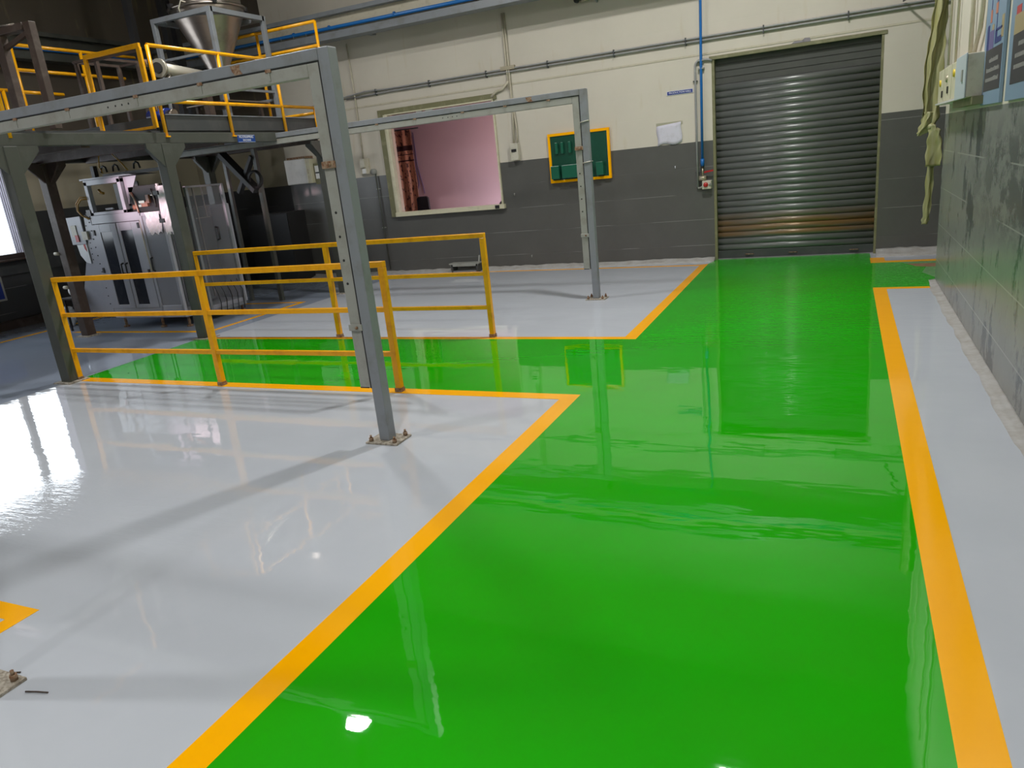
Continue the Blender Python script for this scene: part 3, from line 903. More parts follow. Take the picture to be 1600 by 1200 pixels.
for cx, sx in ((hx0, 1), (hx1, -1)):
    for cy, sy in ((hy0, 1), (hy1, -1)):
        b.prism([(cx, cy), (cx+sx*0.22, cy), (cx, cy+sy*0.22)], 'z', hz-0.04, hz-0.03)
b.build('corner_plate', M['steel'], t)
hc = (-8.0, 8.53, 0)
t = thing('hopper', 'conical stainless steel hopper sitting in the grey stand', 'hopper', (hc[0], hc[1], 3.2))
MB().lathe(hc, [(0.07, 2.98), (0.07, 3.14), (0.46, 3.955), (0.475, 3.99), (0.475, 4.02)], 48).build('cone', M['stainless'], t)
MB().lathe(hc, [(0.475, 4.02), (0.505, 4.02), (0.51, 4.035), (0.505, 4.05), (0.47, 4.05)], 48).build('rim', M['stainless'], t)
MB().lathe(hc, [(0.455, 4.05), (0.455, 4.75), (0.0, 4.80)], 48).build('drum', M['stainless'], t)
for a in (-0.6, -1.9, 2.4, 0.9):
    MB().cbox((hc[0]+0.50*math.cos(a), hc[1]+0.50*math.sin(a), 4.05), (0.05, 0.05, 0.06)).build('clamp', M['black_steel'], t)
MB().tube([(hc[0]+0.02, hc[1]-0.50, 3.90), (hc[0]+0.03, hc[1]-0.53, 3.99), (hc[0]+0.06, hc[1]-0.50, 4.08), (hc[0]+0.10, hc[1]-0.46, 4.06)], 0.01, 8).build('lifting_eye', M['cream_plastic'], t)
# screw feeder
t = thing('screw_feeder', 'stainless tubular screw feeder with round end flange on the deck', 'feeder', (-7.55, 7.3, 2.36))
MB().tube([(-7.42, 6.98, 3.115), (-7.62, 7.9, 3.10)], 0.068, 24).build('feed_tube', M['feeder'], t)
MB().tube([(-7.412, 6.93, 3.115), (-7.418, 6.965, 3.115)], 0.105, 24).build('end_flange', M['feeder'], t)
MB().tube([(-7.40, 6.90, 3.115), (-7.412, 6.93, 3.115)], 0.06, 16).build('bearing_cap', M['black_steel'], t)
MB().tube([(-7.44, 7.08, 3.07), (-7.44, 7.08, 2.98), (-7.44, 7.08, 2.36)], 0.04, 16).build('outlet_spout', M['stainless'], t)
MB().bar((-7.60, 7.8, 2.36), (-7.60, 7.8, 3.06), 0.09, 0.09).build('support', M['brown_steel'], t)
MB().tube([(-7.45, 7.05, 3.18), (-7.5, 7.2, 3.22), (-7.55, 7.4, 3.17), (-7.58, 7.6, 3.19)], 0.012, 8).build('cable', M['black'], t)
# drive box and clutter on the deck
t = thing('drive_motor', 'dark blue motor on the deck beside the gate', 'motor', (-7.35, 6.72, 2.36))
MB().tube([(-7.5, 6.75, 2.57), (-7.22, 6.75, 2.57)], 0.075, 20).build('motor_body', M['sign_blue'], t)
MB().tube([(-7.22, 6.75, 2.57), (-7.12, 6.75, 2.57)], 0.05, 16).build('gear_head', M['stainless'], t)
MB().box(-7.5, -7.2, 6.66, 6.84, 2.36, 2.50).build('motor_mount', M['dark_steel'], t)
t = thing('sheet_metal_tray', 'flat steel tray on brown legs beneath the hopper', 'tray', (-7.8, 8.4, 2.36))
MB().box(-8.15, -7.40, 7.95, 8.75, 2.78, 2.80).build('tray', M['stainless'], t, bevel=0.003)
for x, y in ((-8.05, 8.05), (-7.5, 8.05), (-7.5, 8.65), (-8.05, 8.65)):
    MB().bar((x, y, 2.36), (x, y, 2.78), 0.045, 0.045).build('leg', M['brown_steel'], t)

# ------------------------------------------------------------------ packaging machine
K = thing('packaging_machine', 'grey upright packaging machine with dark windowed double doors under the platform', 'machine', (-8.5, 7.4, 0))
mx0, mxm, mx1, my0, my1 = -9.12, -8.22, -7.76, 6.85, 7.95
MB().box(mx0, mx1, my0+0.03, my1, 0.14, 0.20).box(mx0, mx1, my1-0.04, my1, 0.2, 1.5).box(mx0, mx0+0.03, my0+0.03, my1, 0.2, 1.5) \
    .box(mxm-0.02, mxm+0.02, my0+0.03, my1, 0.2, 1.5).box(mx0, mxm, my0+0.03, my1, 1.47, 1.50).build('body', M['machine'], K, bevel=0.006)
MB().box(mx0, mxm, my0, my0+0.03, 0.14, 0.27).build('plinth_panel', M['machine'], K, bevel=0.004)
MB().box(mx0, mxm, my0, my0+0.03, 1.41, 1.52).build('header_panel', M['machine'], K, bevel=0.004)
for dx0, dx1, wl in ((mx0, -8.665, (-8.985, -8.775)), (-8.655, mxm, (-8.60, -8.385))):
    dr = MB().box(dx0+0.004, wl[0], my0-0.012, my0+0.022, 0.275, 1.405).box(wl[1], dx1-0.004, my0-0.012, my0+0.022, 0.275, 1.405) \
        .box(wl[0], wl[1], my0-0.012, my0+0.022, 1.30, 1.405).box(wl[0], wl[1], my0-0.012, my0+0.022, 0.275, 0.325).build('cabinet_door', M['machine'], K, bevel=0.003)
    MB().box(wl[0], wl[1], my0-0.004, my0+0.01, 0.325, 1.30).build('door_window', M['machine_dark'], dr)
for x in (-8.70, -8.62):
    MB().tube([(x, my0-0.012, 0.74), (x, my0-0.05, 0.75), (x, my0-0.05, 0.87), (x, my0-0.012, 0.88)], 0.012, 8).build('door_handle', M['black'], K)
for x, z in ((-8.25, 1.35), (-8.25, 0.75), (-9.10, 0.80), (-9.10, 1.3)):
    MB().cbox((x, my0-0.015, z), (0.03, 0.02, 0.07)).build('hinge', M['black'], K)
# upper sealing section
u = MB()
for x in (-9.06, -8.44):
    u.box(x-0.03, x+0.03, my0, my0+0.06, 1.52, 1.95)
u.box(-9.09, -8.41, my0, my0+0.06, 1.90, 1.97).box(-9.09, -8.41, my0, my0+0.06, 1.52, 1.56)
u.build('head_frame', M['machine'], K, bevel=0.004)
MB().prism([(-9.12, 1.97), (-8.12, 1.97), (-8.28, 1.99), (-9.12, 1.99)], 'y', my0-0.02, my0+0.35).build('head_plate', M['machine'], K)
MB().prism([(-8.40, 1.62), (-8.40, 1.96), (-8.16, 1.96)], 'y', my0+0.05, my0+0.065).build('bracket_plate', M['machine'], K)
MB().box(-8.98, -8.52, my0+0.35, my0+0.37, 1.56, 1.90).build('back_panel', M['dark_steel'], K)
for i, (x, z, w_, h_) in enumerate(((-8.63, 1.80, 0.13, 0.035), (-8.64, 1.70, 0.16, 0.03), (-8.68, 1.61, 0.10, 0.03))):
    MB().box(x-w_/2, x+w_/2, my0+0.22, my0+0.32, z-h_/2, z+h_/2).build('sealing_jaw', M['black'], K, bevel=0.004)
MB().box(-8.92, -8.78, my0+0.1, my0+0.12, 1.575, 1.60).build('white_strip', M['sign_white'], K)
MB().tube([(-8.96, my0+0.1, 1.84), (-8.93, my0+0.1, 1.80), (-8.88, my0+0.1, 1.79)], 0.018, 8).build('air_fitting', M['cable_yellow'], K)
MB().box(-8.36, -7.80, my0+0.05, my0+0.40, 1.50, 1.83).build('drive_case', M['black_steel'], K, bevel=0.006)
b = MB()
b.cbox((-8.10, my0+0.035, 1.60), (0.12, 0.03, 0.06)).cbox((-8.02, my0+0.03, 1.66), (0.05, 0.03, 0.10))
b.build('valve_block', M['copper'], K)
MB().lathe((-8.30, my0+0.05, 1.575), [(0.0, -0.02), (0.03, -0.02), (0.03, 0.0)], 14, 'y').build('gauge', M['copper'], K)
MB().cbox((-8.13, my0+0.03, 1.63), (0.10, 0.03, 0.03)).cbox((-8.17, my0+0.03, 1.585), (0.05, 0.03, 0.03)).build('solenoid', M['stainless'], K)
MB().tube([(-8.33, my0+0.04, 1.76), (-8.27, my0+0.03, 1.68), (-8.23, my0+0.02, 1.52), (-8.21, my0-0.02, 1.2), (-8.19, my0-0.03, 0.9), (-8.20, my0-0.01, 0.7)], 0.008, 8).build('hose', M['cream_pvc'], K)
MB().tube([(-8.30, my0+0.04, 1.76), (-8.25, my0+0.03, 1.66), (-8.22, my0+0.02, 1.5)], 0.007, 8).build('hose', M['copper'], K)
MB().tube([(-7.95, my0+0.04, 1.78), (-7.93, my0+0.04, 1.68), (-7.92, my0+0.04, 1.55)], 0.008, 8).bar((-8.06, my0+0.04, 1.70), (-7.94, my0+0.04, 1.70), 0.012, 0.012).build('guide_rod', M['stainless'], K)
# top rail with black pulleys and hoses
MB().box(-8.75, -7.72, my0+0.05, my0+0.10, 1.98, 2.02).build('top_rail', M['dark_steel'], K)
MB().box(-9.02, -8.96, my0+0.1, my0+0.16, 1.97, 2.14).build('top_stub', M['black_steel'], K)
for x in (-8.72, -8.50, -8.12):
    MB().tube([(x-0.055, my0+0.06, 2.04), (x-0.04, my0+0.06, 2.10), (x, my0+0.06, 2.12), (x+0.04, my0+0.06, 2.10), (x+0.055, my0+0.06, 2.04)], 0.012, 8).build('hose_loop', M['black'], K)
MB().tube([(-8.70, my0+0.02, 2.03), (-8.74, my0+0.02, 2.12), (-8.70, my0+0.02, 2.24), (-8.60, my0+0.02, 2.30), (-8.46, my0+0.02, 2.25), (-8.32, my0+0.02, 2.12), (-8.24, my0+0.02, 2.03)], 0.008, 8).build('cable', M['cable_yellow'], K)
MB().tube([(-8.5, my0+0.05, 2.30), (-8.38, my0+0.05, 2.16), (-8.30, my0+0.05, 2.02)], 0.006, 8).build('cable', M['brass'], K)
MB().tube([(-9.08, my0-0.01, 1.74), (-9.18, my0-0.02, 1.74), (-9.27, my0-0.02, 1.68), (-9.29, my0-0.02, 1.60), (-9.23, my0-0.02, 1.53), (-9.13, my0-0.01, 1.49)], 0.010, 8) \
    .tube([(-9.08, my0-0.01, 1.76), (-9.19, my0-0.02, 1.77), (-9.30, my0-0.02, 1.69), (-9.31, my0-0.02, 1.60), (-9.25, my0-0.02, 1.54), (-9.14, my0-0.01, 1.48)], 0.008, 8).build('cable', M['cable_yellow'], K)
MB().cbox((-9.12, my0+0.03, 1.56), (0.08, 0.08, 0.08)).cbox((-9.18, my0+0.03, 1.54), (0.04, 0.05, 0.05)).build('valve', M['black'], K)
# flared side wing with screws, and control bracket
MB().prism([(-9.13, 1.52), (-9.24, 1.54), (-9.29, 1.20), (-9.36, 1.05), (-9.74, 0.30), (-9.74, 0.22), (-9.13, 0.18)], 'y', my0+0.0, my0+0.025).build('side_wing', M['machine'], K)
b = MB()
for i in range(11):
    z = 1.44-i*0.11
    b.lathe((-9.16, my0, z), [(0, -0.006), (0.008, -0.006), (0.008, 0)], 8, 'y')
for i in range(7):
    z = 1.40-i*0.075
    b.lathe((-9.24-max(0, (1.2-z))*0.12, my0, z), [(0, -0.006), (0.007, -0.006), (0.007, 0)], 8, 'y')
b.build('panel_screws', M['black_steel'], K)
MB().prism([(-9.30, 1.53), (-9.75, 1.52), (-9.75, 1.46), (-9.64, 1.46), (-9.64, 1.24), (-9.75, 1.24), (-9.75, 1.165), (-9.30, 1.165)], 'y', my0-0.02, my0-0.005).build('control_bracket', M['machine'], K)
MB().box(-9.52, -9.42, my0-0.03, my0-0.02, 1.27, 1.42).build('label_pad', M['cream_plastic'], K, label='cream label pad')
MB().box(-9.47, -9.41, my0-0.034, my0-0.024, 1.20, 1.29).build('tag', M['red'], K, label='red tag')
MB().box(-9.33, -9.23, my0-0.03, my0-0.001, 1.22, 1.33).build('plate', M['cream_plastic'], K)
MB().prism([(-9.50, 1.16), (-9.31, 1.16), (-9.31, 0.90), (-9.40, 0.92), (-9.48, 1.02)], 'y', my0-0.015, my0-0.005).build('hanging_pouch', M['bag'], K, label='white and yellow pouch hanging below')
MB().prism([(-9.37, 1.16), (-9.33, 1.16), (-9.33, 1.06), (-9.36, 1.10)], 'y', my0-0.018, my0-0.015).build('pouch_stripe', M['red'], K)
# clear guard section on the right
c = MB()
for x in (-8.19, -7.80):
    c.box(x-0.022, x+0.022, my0-0.01, my0+0.035, 0.14, 1.50)
c.box(-8.19, -7.80, my0-0.01, my0+0.035, 1.46, 1.50).box(-8.19, -7.80, my0-0.01, my0+0.035, 0.14, 0.30)
c.build('guard_frame', M['machine'], K, bevel=0.004)
MB().box(-8.168, -7.822, my0, my0+0.006, 0.30, 1.46).build('guard_panel', M['acrylic_haze'], K)
MB().box(-8.168, -7.822, my0+0.04, my0+0.05, 0.2, 1.46).build('inner_panel', M['machine'], K)
MB().box(-7.815, -7.785, my0+0.01, my0+0.03, 1.5, 1.83).build('guard_post', M['white_enamel'], K)
for z in (1.72, 1.38):
    MB().cbox((-7.80, my0-0.02, z), (0.08, 0.03, 0.05)).build('latch', M['black'], K)
MB().tube([(-8.14, my0-0.012, 0.76), (-8.14, my0-0.04, 0.77), (-8.14, my0-0.04, 0.92), (-8.14, my0-0.012, 0.93)], 0.012, 8).build('door_handle', M['black'], K)
# crumpled white sheets standing in for the sun patch on the guard
def sun_sheet(x0, x1, z0, z1, y, seed):
    rnd = random.Random(seed); b = MB(); nx_, nz_ = 12, 14; gr = []
    for i in range(nx_+1):
        gr.append([b.bm.verts.new((x0+(x1-x0)*i/nx_, y+0.010*math.sin(i*1.9+j*0.7)+0.006*rnd.random(),
                                   z0+(z1-z0)*j/nz_+(0.02*math.sin(i*1.3+seed) if j == 0 else 0))) for j in range(nz_+1)])
    for i in range(nx_):
        for j in range(nz_):
            b.bm.faces.new((gr[i][j], gr[i+1][j], gr[i+1][j+1], gr[i][j+1]))
    o = b.build('sun_patch_sheet', M['bag'], K, label='crumpled white sheet standing in for a sun patch')
    o.modifiers.new('s', 'SOLIDIFY').thickness = 0.003


sun_sheet(-8.08, -7.83, 1.23, 1.50, my0-0.028, 1)
sun_sheet(-7.79, -7.66, 1.22, 1.80, my0-0.02, 2)
# right-hand glazed side door
gx = mx1
c = MB()
for y in (7.26, 7.88):
    c.box(gx-0.02, gx+0.02, y-0.02, y+0.02, 0.10, 1.77)
c.box(gx-0.015, gx+0.015, 7.26, 7.88, 1.745, 1.77).box(gx-0.015, gx+0.015, 7.26, 7.88, 0.10, 0.14)
c.build('side_door_frame', M['steel'], K, bevel=0.003)
MB().box(gx-0.004, gx+0.004, 7.28, 7.86, 0.14, 1.745).build('side_door_panel', M['acrylic'], K)
MB().tube([(gx+0.01, 7.62, 1.04), (gx+0.05, 7.62, 1.05), (gx+0.05, 7.62, 1.20), (gx+0.01, 7.62, 1.21)], 0.013, 8).build('door_handle', M['black'], K)
b = MB()
b.bar((-7.84, 7.45, 0.3), (-7.84, 7.45, 1.75), 0.02, 0.02).bar((-7.84, 7.60, 1.35), (-7.84, 7.60, 1.75), 0.012, 0.012).bar((-7.84, 7.4, 1.35), (-7.84, 7.65, 1.35), 0.012, 0.012)
b.build('inner_rods', M['stainless'], K)
MB().box(-8.3, -7.95, 7.3, 7.8, 0.25, 1.5).build('inner_gearbox', M['dark_steel'], K, bevel=0.01)
b = MB()
for i in range(5):
    yy = 7.35+0.11*i
    b.tube([(gx+0.02, yy, 0.48), (gx+0.05, yy+0.03, 0.35), (gx+0.02, yy+0.08, 0.2+0.03*i), (gx+0.05, yy+0.02, 0.06)], 0.006, 6)
b.build('loose_cables', M['black'], K)
for x, y in ((-9.05, 6.93), (-8.30, 6.90), (-7.85, 6.93), (-9.05, 7.9), (-7.85, 7.9)):
    MB().tube([(x, y, 0.02), (x, y, 0.14)], 0.018, 10).tube([(x, y, 0.0), (x, y, 0.02)], 0.04, 14).build('levelling_foot', M['rust'], K)
t = thing('dark_cabinet', 'tall black cabinet in the dark corner right of the machine', 'cabinet', (-9.3, 10.5, 0))
MB().box(-9.78, -8.84, 10.38, 10.85, 0.03, 1.22).build('body', M['black_steel'], t, bevel=0.01)
MB().box(-9.77, -9.32, 10.365, 10.38, 0.06, 1.20).build('door', M['black'], t, bevel=0.004)
MB().box(-9.30, -8.85, 10.365, 10.38, 0.06, 1.20).build('door', M['black'], t, bevel=0.004)
MB().box(-9.75, -8.87, 10.42, 10.82, 0.0, 0.03).build('plinth', M['black'], t)
# diagonal feed chute behind
t = thing('inclined_conveyor', 'dark inclined conveyor crossing behind the machine under the platform', 'conveyor', (-7.9, 8.6, 0))
MB().bar((-8.35, 8.62, 2.18), (-7.75, 8.55, 1.62), 0.14, 0.07).build('conveyor_bed', M['black_steel'], t)
MB().bar((-7.75, 8.58, 2.10), (-8.15, 8.62, 1.62), 0.08, 0.05).build('cross_brace', M['black_steel'], t)
MB().bar((-7.72, 8.6, 0.0), (-7.72, 8.6, 2.2), 0.06, 0.06).build('leg', M['green_steel'], t)
MB().bar((-8.35, 8.65, 0.0), (-8.35, 8.65, 2.2), 0.05, 0.05).build('leg', M['green_steel'], t)
MB().lathe((-7.75, 8.55, 1.78), [(0.10, -0.02), (0.13, -0.02), (0.13, 0.02), (0.10, 0.02), (0.10, -0.02)], 24, 'y').build('pulley_ring', M['black_steel'], t)

# white bags beside the machine
def bag(name, c, r, seed, label):
    rnd = random.Random(seed)
    bm = bmesh.new()
    bmesh.ops.create_icosphere(bm, subdivisions=3, radius=1)
    for v in bm.verts:
        k = 1+0.20*math.sin(5*v.co.x+seed)*math.sin(6*v.co.y+2)*math.sin(5*v.co.z)+0.10*rnd.uniform(-1, 1)
        v.co = Vector((v.co.x*r[0]*k, v.co.y*r[1]*k, v.co.z*r[2]*k+r[2]))
        if v.co.z < 0.0: v.co.z = 0.0
    b = MB(); b.bm.free(); b.bm = bm
    for v in bm.verts: v.co += Vector(c)
    o = b.build(name, M['bag'])
    return tag(o, label, 'bag')


bag('plastic_bag', (-9.72, 6.78, 0.47), (0.08, 0.07, 0.075), 3, 'crumpled white plastic bag on the stool left of the machine')
bag('plastic_bag', (-10.3, 7.0, 0.0), (0.10, 0.09, 0.15), 5, 'crumpled white plastic bag on the floor left of the machine stool')
t = thing('work_stool', 'low dark stool left of the packaging machine', 'stool', (-9.75, 6.76, 0))
MB().box(-9.86, -9.64, 6.66, 6.84, 0.44, 0.47).build('seat', M['black_steel'], t, bevel=0.005)
for x in (-9.84, -9.66):
    for y in (6.68, 6.82):
        MB().bar((x, y, 0), (x, y, 0.44), 0.025, 0.025).build('leg', M['black_steel'], t)

# left wall notices
MB().box(LW, LW+0.006, 6.78, 7.02, 0.90, 0.945).build('notice_strip', M['sign_white'], label='small pale notice strip under the left window', cat='notice')
t = tag(MB().box(LW, LW+0.012, 6.35, 6.93, 0.42, 0.80).build('framed_notice', M['trunk']), 'blue framed notice low on the left wall', 'notice')
MB().box(LW+0.012, LW+0.014, 6.38, 6.90, 0.45, 0.77).build('print', M['sign_blue'], t)
# short pink-beige pipes sticking out near the brown column
for z, lb in ((1.10, 'upper of two short beige pipe stubs beside the brown column'), (0.66, 'lower of two short beige pipe stubs beside the brown column')):
    MB().tube([(-9.30, 6.36, z), (-9.21, 6.36, z)], 0.022, 12).build('pipe_stub', M['cream_pvc'], label=lb, cat='pipe')

# ------------------------------------------------------------------ crane runway beams and overhead pipes
t = thing('crane_runway_beam', 'grey steel crane runway beam along the top of the back wall', 'beam', (-4, 10.5, 3.76))
MB().box(-11.3, 3.3, 10.40, 10.58, 4.11, 4.17).build('top_flange', M['steel'], t)
MB().box(-11.3, 3.3, 10.50, 10.52, 3.87, 4.11).build('web', M['cream_pvc'], t)
MB().box(-11.3, 3.3, 10.38, 10.60, 3.765, 3.87).build('bottom_flange', M['steel'], t, bevel=0.003)
for x in (-10.5, -8.8, -6.9, -3.0, 1.0, 3.0):
    MB().box(x-0.04, x+0.04, 10.60, 10.9, 3.80, 3.86).build('wall_bracket', M['steel'], t)
t = thing('crane_runway_beam', 'dark grey steel crane runway beam along the left wall', 'beam', (-11.1, 5, 4))
MB().box(-11.25, -11.05, -7.5, 10.3, 4.16, 4.22).build('top_flange', M['green_steel'], t)
MB().box(-11.17, -11.15, -7.5, 10.3, 4.0, 4.16).build('web', M['green_steel'], t)
MB().box(-11.25, -11.05, -7.5, 10.3, 3.82, 3.98).build('bottom_flange', M['green_steel'], t)
for y in (-5, 0, 5, 9.5):
    MB().box(-11.5, -11.25, y-0.04, y+0.04, 3.88, 3.94).build('wall_bracket', M['green_steel'], t)
t = thing('air_pipe', 'long blue air pipe running in front of the runway beams', 'pipe', (-5, 10.42, 3.93))
MB().tube([(-11.02, -7.0, 3.99), (-11.02, 10.2, 3.96), (-10.95, 10.42, 3.945), (-10.7, 10.43, 3.94), (3.2, 10.43, 3.90)], 0.026, 12).build('pipe', M['blue_pipe'], t)
for x in (-9.5, -8.1, -7.4, -6.2, -4.9, -3.2):
    MB().tube([(x-0.012, 10.43, 3.94), (x+0.012, 10.43, 3.94)], 0.034, 12).build('pipe_clip', M['blue_pipe'], t)
for x in (-8.35, -8.1, -7.85):
    MB().tube([(x, 10.41, 3.92), (x+0.02, 10.39, 3.86), (x-0.02, 10.38, 3.80)], 0.005, 6).build('wire_loop', M['trunk'], t)
# short blue branch pipe
t = thing('branch_pipe', 'short blue branch pipe with black end valve high on the back wall', 'pipe', (-2.9, 10.84, 3.72))
MB().tube([(-3.30, 10.82, 3.705), (-1.0, 10.82, 3.705)], 0.018, 12).build('pipe', M['blue_pipe'], t)
MB().tube([(-3.44, 10.82, 3.70), (-3.30, 10.82, 3.705)], 0.024, 12).build('valve', M['brass'], t)
MB().lathe((-3.47, 10.80, 3.71), [(0.0, -0.03), (0.035, -0.03), (0.035, 0.03), (0.0, 0.03)], 16, 'y').build('valve_handwheel', M['black'], t)
for x in (-3.2, -2.2, -1.2):
    MB().bar((x, 10.82, 3.68), (x, 10.9, 3.66), 0.02, 0.02).build('bracket', M['steel'], t)
# blue drop pipe with valve
t = thing('blue_drop_pipe', 'vertical blue air pipe with red-handled valve left of the shutter', 'pipe', (-1.80, 10.84, 1.1))
MB().tube([(-1.775, 10.80, 3.9), (-1.785, 10.83, 3.4), (-1.80, 10.85, 2.6), (-1.812, 10.855, 1.42)], 0.018, 12).build('pipe', M['blue_pipe'], t)
MB().tube([(-1.812, 10.855, 1.43), (-1.812, 10.855, 1.33)], 0.026, 14).build('union', M['blue_pipe'], t)
MB().tube([(-1.812, 10.855, 1.335), (-1.812, 10.855, 1.305)], 0.022, 14).build('union_nut', M['black'], t)
MB().tube([(-1.812, 10.855, 1.31), (-1.812, 10.855, 1.20)], 0.013, 12).build('valve_neck', M['brass'], t)
MB().tube([(-1.862, 10.85, 1.165), (-1.762, 10.85, 1.165)], 0.034, 14).build('valve_body', M['brass'], t)
MB().bar((-1.79, 10.84, 1.245), (-1.66, 10.82, 1.262), 0.012, 0.022).build('valve_lever', M['red'], t, label='red valve lever')
for z in (2.70, 2.60):
    MB().box(-1.84, -1.76, 10.835, 10.90, z-0.008, z+0.008).build('pipe_clip', M['trunk'], t)
# grey conduit with push button
t = thing('grey_conduit', 'grey conduit bending over to the shutter corner beside the blue drop pipe', 'conduit', (-1.88, 10.87, 1.1))
pp = [(-1.885, 10.87, 1.05)]
pp += [(-1.885, 10.87, 2.0), (-1.882, 10.87, 2.63)]
for k in range(1, 7):
    a = PI-k*PI/2/6
    pp.append((-1.802+0.08*math.cos(a), 10.87, 2.63+0.08*math.sin(a)))
pp += [(-1.70, 10.87, 2.70), (-1.66, 10.88, 2.68)]
MB().tube(pp, 0.015, 10).build('conduit_pipe', M['grey_pvc'], t)
for z in (2.45, 1.25):
    MB().box(-1.915, -1.855, 10.865, 10.9, z-0.007, z+0.007).build('saddle', M['dark_steel'], t)
MB().tube([(-1.885, 10.87, 1.06), (-1.875, 10.87, 1.03), (-1.84, 10.87, 1.04), (-1.80, 10.86, 1.06)], 0.013, 10).build('elbow', M['trunk'], t)
t = thing('push_button_box', 'cream push-button box with a round red button beside the shutter', 'switch', (-1.75, 10.85, 1.02))
MB().box(-1.815, -1.69, 10.80, 10.9, 1.015, 1.13).build('box', M['cream_plastic'], t, bevel=0.006)
MB().lathe((-1.765, 10.80, 1.075), [(0.0, -0.02), (0.03, -0.02), (0.033, -0.01), (0.033, 0.0)], 20, 'y').build('button', M['red'], t, label='red button')
MB().tube([(-1.705, 10.80, 1.075), (-1.69, 10.78, 1.075)], 0.018, 12).build('key_switch', M['trunk'], t)

# horizontal conduit bundle
t = thing('conduit_bundle', 'pair of long grey conduits running across the back wall above the shutter', 'conduit', (-3.5, 10.87, 2.95))
left = [(-8.3, 10.87, 2.90), (-7.9, 10.87, 2.93), (-7.6, 10.86, 2.965), (-7.2, 10.86, 3.0), (-6.8, 10.87, 2.985)]
MB().tube(left+[(-4.6, 10.87, 2.99), (0.93, 10.87, 2.985), (3.3, 10.87, 2.98)], 0.012, 10).build('upper_conduit', M['grey_pvc'], t)
MB().tube([(-7.6, 10.87, 2.93), (-6.8, 10.87, 2.945), (-4.6, 10.87, 2.948), (0.93, 10.87, 2.944), (3.3, 10.87, 2.94)], 0.013, 10).build('lower_conduit', M['grey_pvc'], t)
for i in range(9):
    x = -7.0+i*1.0
    MB().box(x-0.008, x+0.008, 10.85, 10.9, 2.915, 3.012).build('saddle', M['dark_steel'], t)
# vertical conduits on the back wall
t = thing('isolator_switch', 'small grey isolator switch fed by twin cream conduits right of the office window', 'switch', (-4.63, 10.86, 1.65))
MB().box(-4.70, -4.57, 10.81, 10.9, 1.675, 1.925).build('box', M['cream_plastic'], t, bevel=0.006)
MB().box(-4.675, -4.595, 10.80, 10.81, 1.80, 1.84).build('switch_slot', M['black'], t)
MB().tube([(-4.62, 10.87, 3.75), (-4.62, 10.87, 3.0), (-4.62, 10.87, 2.4), (-4.65, 10.87, 1.92)], 0.013, 10).build('conduit', M['cream_pvc'], t)
MB().tube([(-4.655, 10.87, 3.75), (-4.655, 10.87, 3.0), (-4.65, 10.87, 2.7)], 0.013, 10).build('conduit', M['cream_pvc'], t)
MB().tube([(-4.60, 10.87, 2.4), (-4.58, 10.87, 2.1), (-4.59, 10.87, 1.92)], 0.010, 10).build('conduit', M['cream_pvc'], t)
MB().box(-4.75, -4.52, 10.85, 10.9, 2.975, 3.03).build('junction', M['brass'], t)
MB().tube([(-4.64, 10.87, 2.82), (-4.75, 10.87, 2.72), (-4.86, 10.87, 2.70), (-4.95, 10.86, 2.63)], 0.02, 10).build('sealant_hose', M['cream_pvc'], t)
t = thing('wall_socket', 'small cream socket with conduit left of the office window', 'socket', (-7.42, 10.86, 1.7))
MB().box(-7.52, -7.34, 10.855, 10.9, 1.71, 1.96).build('back_plate', M['cream_pvc'], t, bevel=0.004)
MB().box(-7.49, -7.40, 10.82, 10.86, 1.82, 1.96).build('socket_body', M['cream_plastic'], t, bevel=0.006)
MB().box(-7.47, -7.40, 10.83, 10.86, 1.72, 1.80).build('plug', M['white_enamel'], t, bevel=0.006)
MB().tube([(-7.43, 10.87, 3.75), (-7.42, 10.87, 2.98), (-7.44, 10.87, 1.95)], 0.012, 10).build('conduit', M['cream_pvc'], t)
MB().tube([(-7.77, 10.87, 3.75), (-7.77, 10.87, 2.9), (-7.80, 10.87, 2.05)], 0.012, 10).build('vertical_conduit', M['cream_pvc'],
    label='thin cream vertical conduit behind the nearest portal post', cat='conduit')
t = thing('capped_wall_pipe', 'grey vertical pipe with a round junction cap left of the office window', 'pipe', (-7.25, 10.86, 0.1))
MB().tube([(-7.235, 10.865, 1.70), (-7.23, 10.865, 1.0), (-7.215, 10.865, 0.08)], 0.014, 10).build('pipe', M['green_steel'], t)
MB().lathe((-7.27, 10.86, 1.735), [(0.0, -0.02), (0.05, -0.02), (0.05, 0.04)], 18, 'y').build('junction_cap', M['trunk'], t)
for z in (1.45, 0.8):
    MB().box(-7.26, -7.20, 10.86, 10.9, z-0.007, z+0.007).build('saddle', M['trunk'], t)
# white cabinet and fuse box
t = thing('wall_cabinet', 'white enamelled wall cabinet with a rusty shelf top under the platform corner', 'cabinet', (-8.73, 10.7, 1.6))
MB().box(-8.97, -8.52, 10.68, 10.9, 1.66, 2.08).build('body', M['white_enamel'], t, bevel=0.012)
MB().box(-8.52, -8.44, 10.70, 10.9, 1.66, 2.06).build('side_panel', M['cream_frame'], t)
MB().box(-8.90, -8.50, 10.68, 10.9, 2.08, 2.115).build('shelf', M['rust'], t)
MB().box(-8.50, -8.485, 10.685, 10.70, 1.82, 1.90).build('catch', M['brass'], t)
t = thing('fuse_box', 'small olive fuse box right of the white wall cabinet', 'switch', (-8.33, 10.82, 1.6))
MB().box(-8.43, -8.25, 10.78, 10.9, 1.63, 1.98).build('box', M['olive_frame'], t, bevel=0.005)
MB().box(-8.40, -8.30, 10.765, 10.78, 1.72, 1.94).build('cover', M['white_enamel'], t, bevel=0.004)
MB().box(-8.39, -8.31, 10.758, 10.766, 1.81, 1.835).build('switch_slot', M['black'], t)
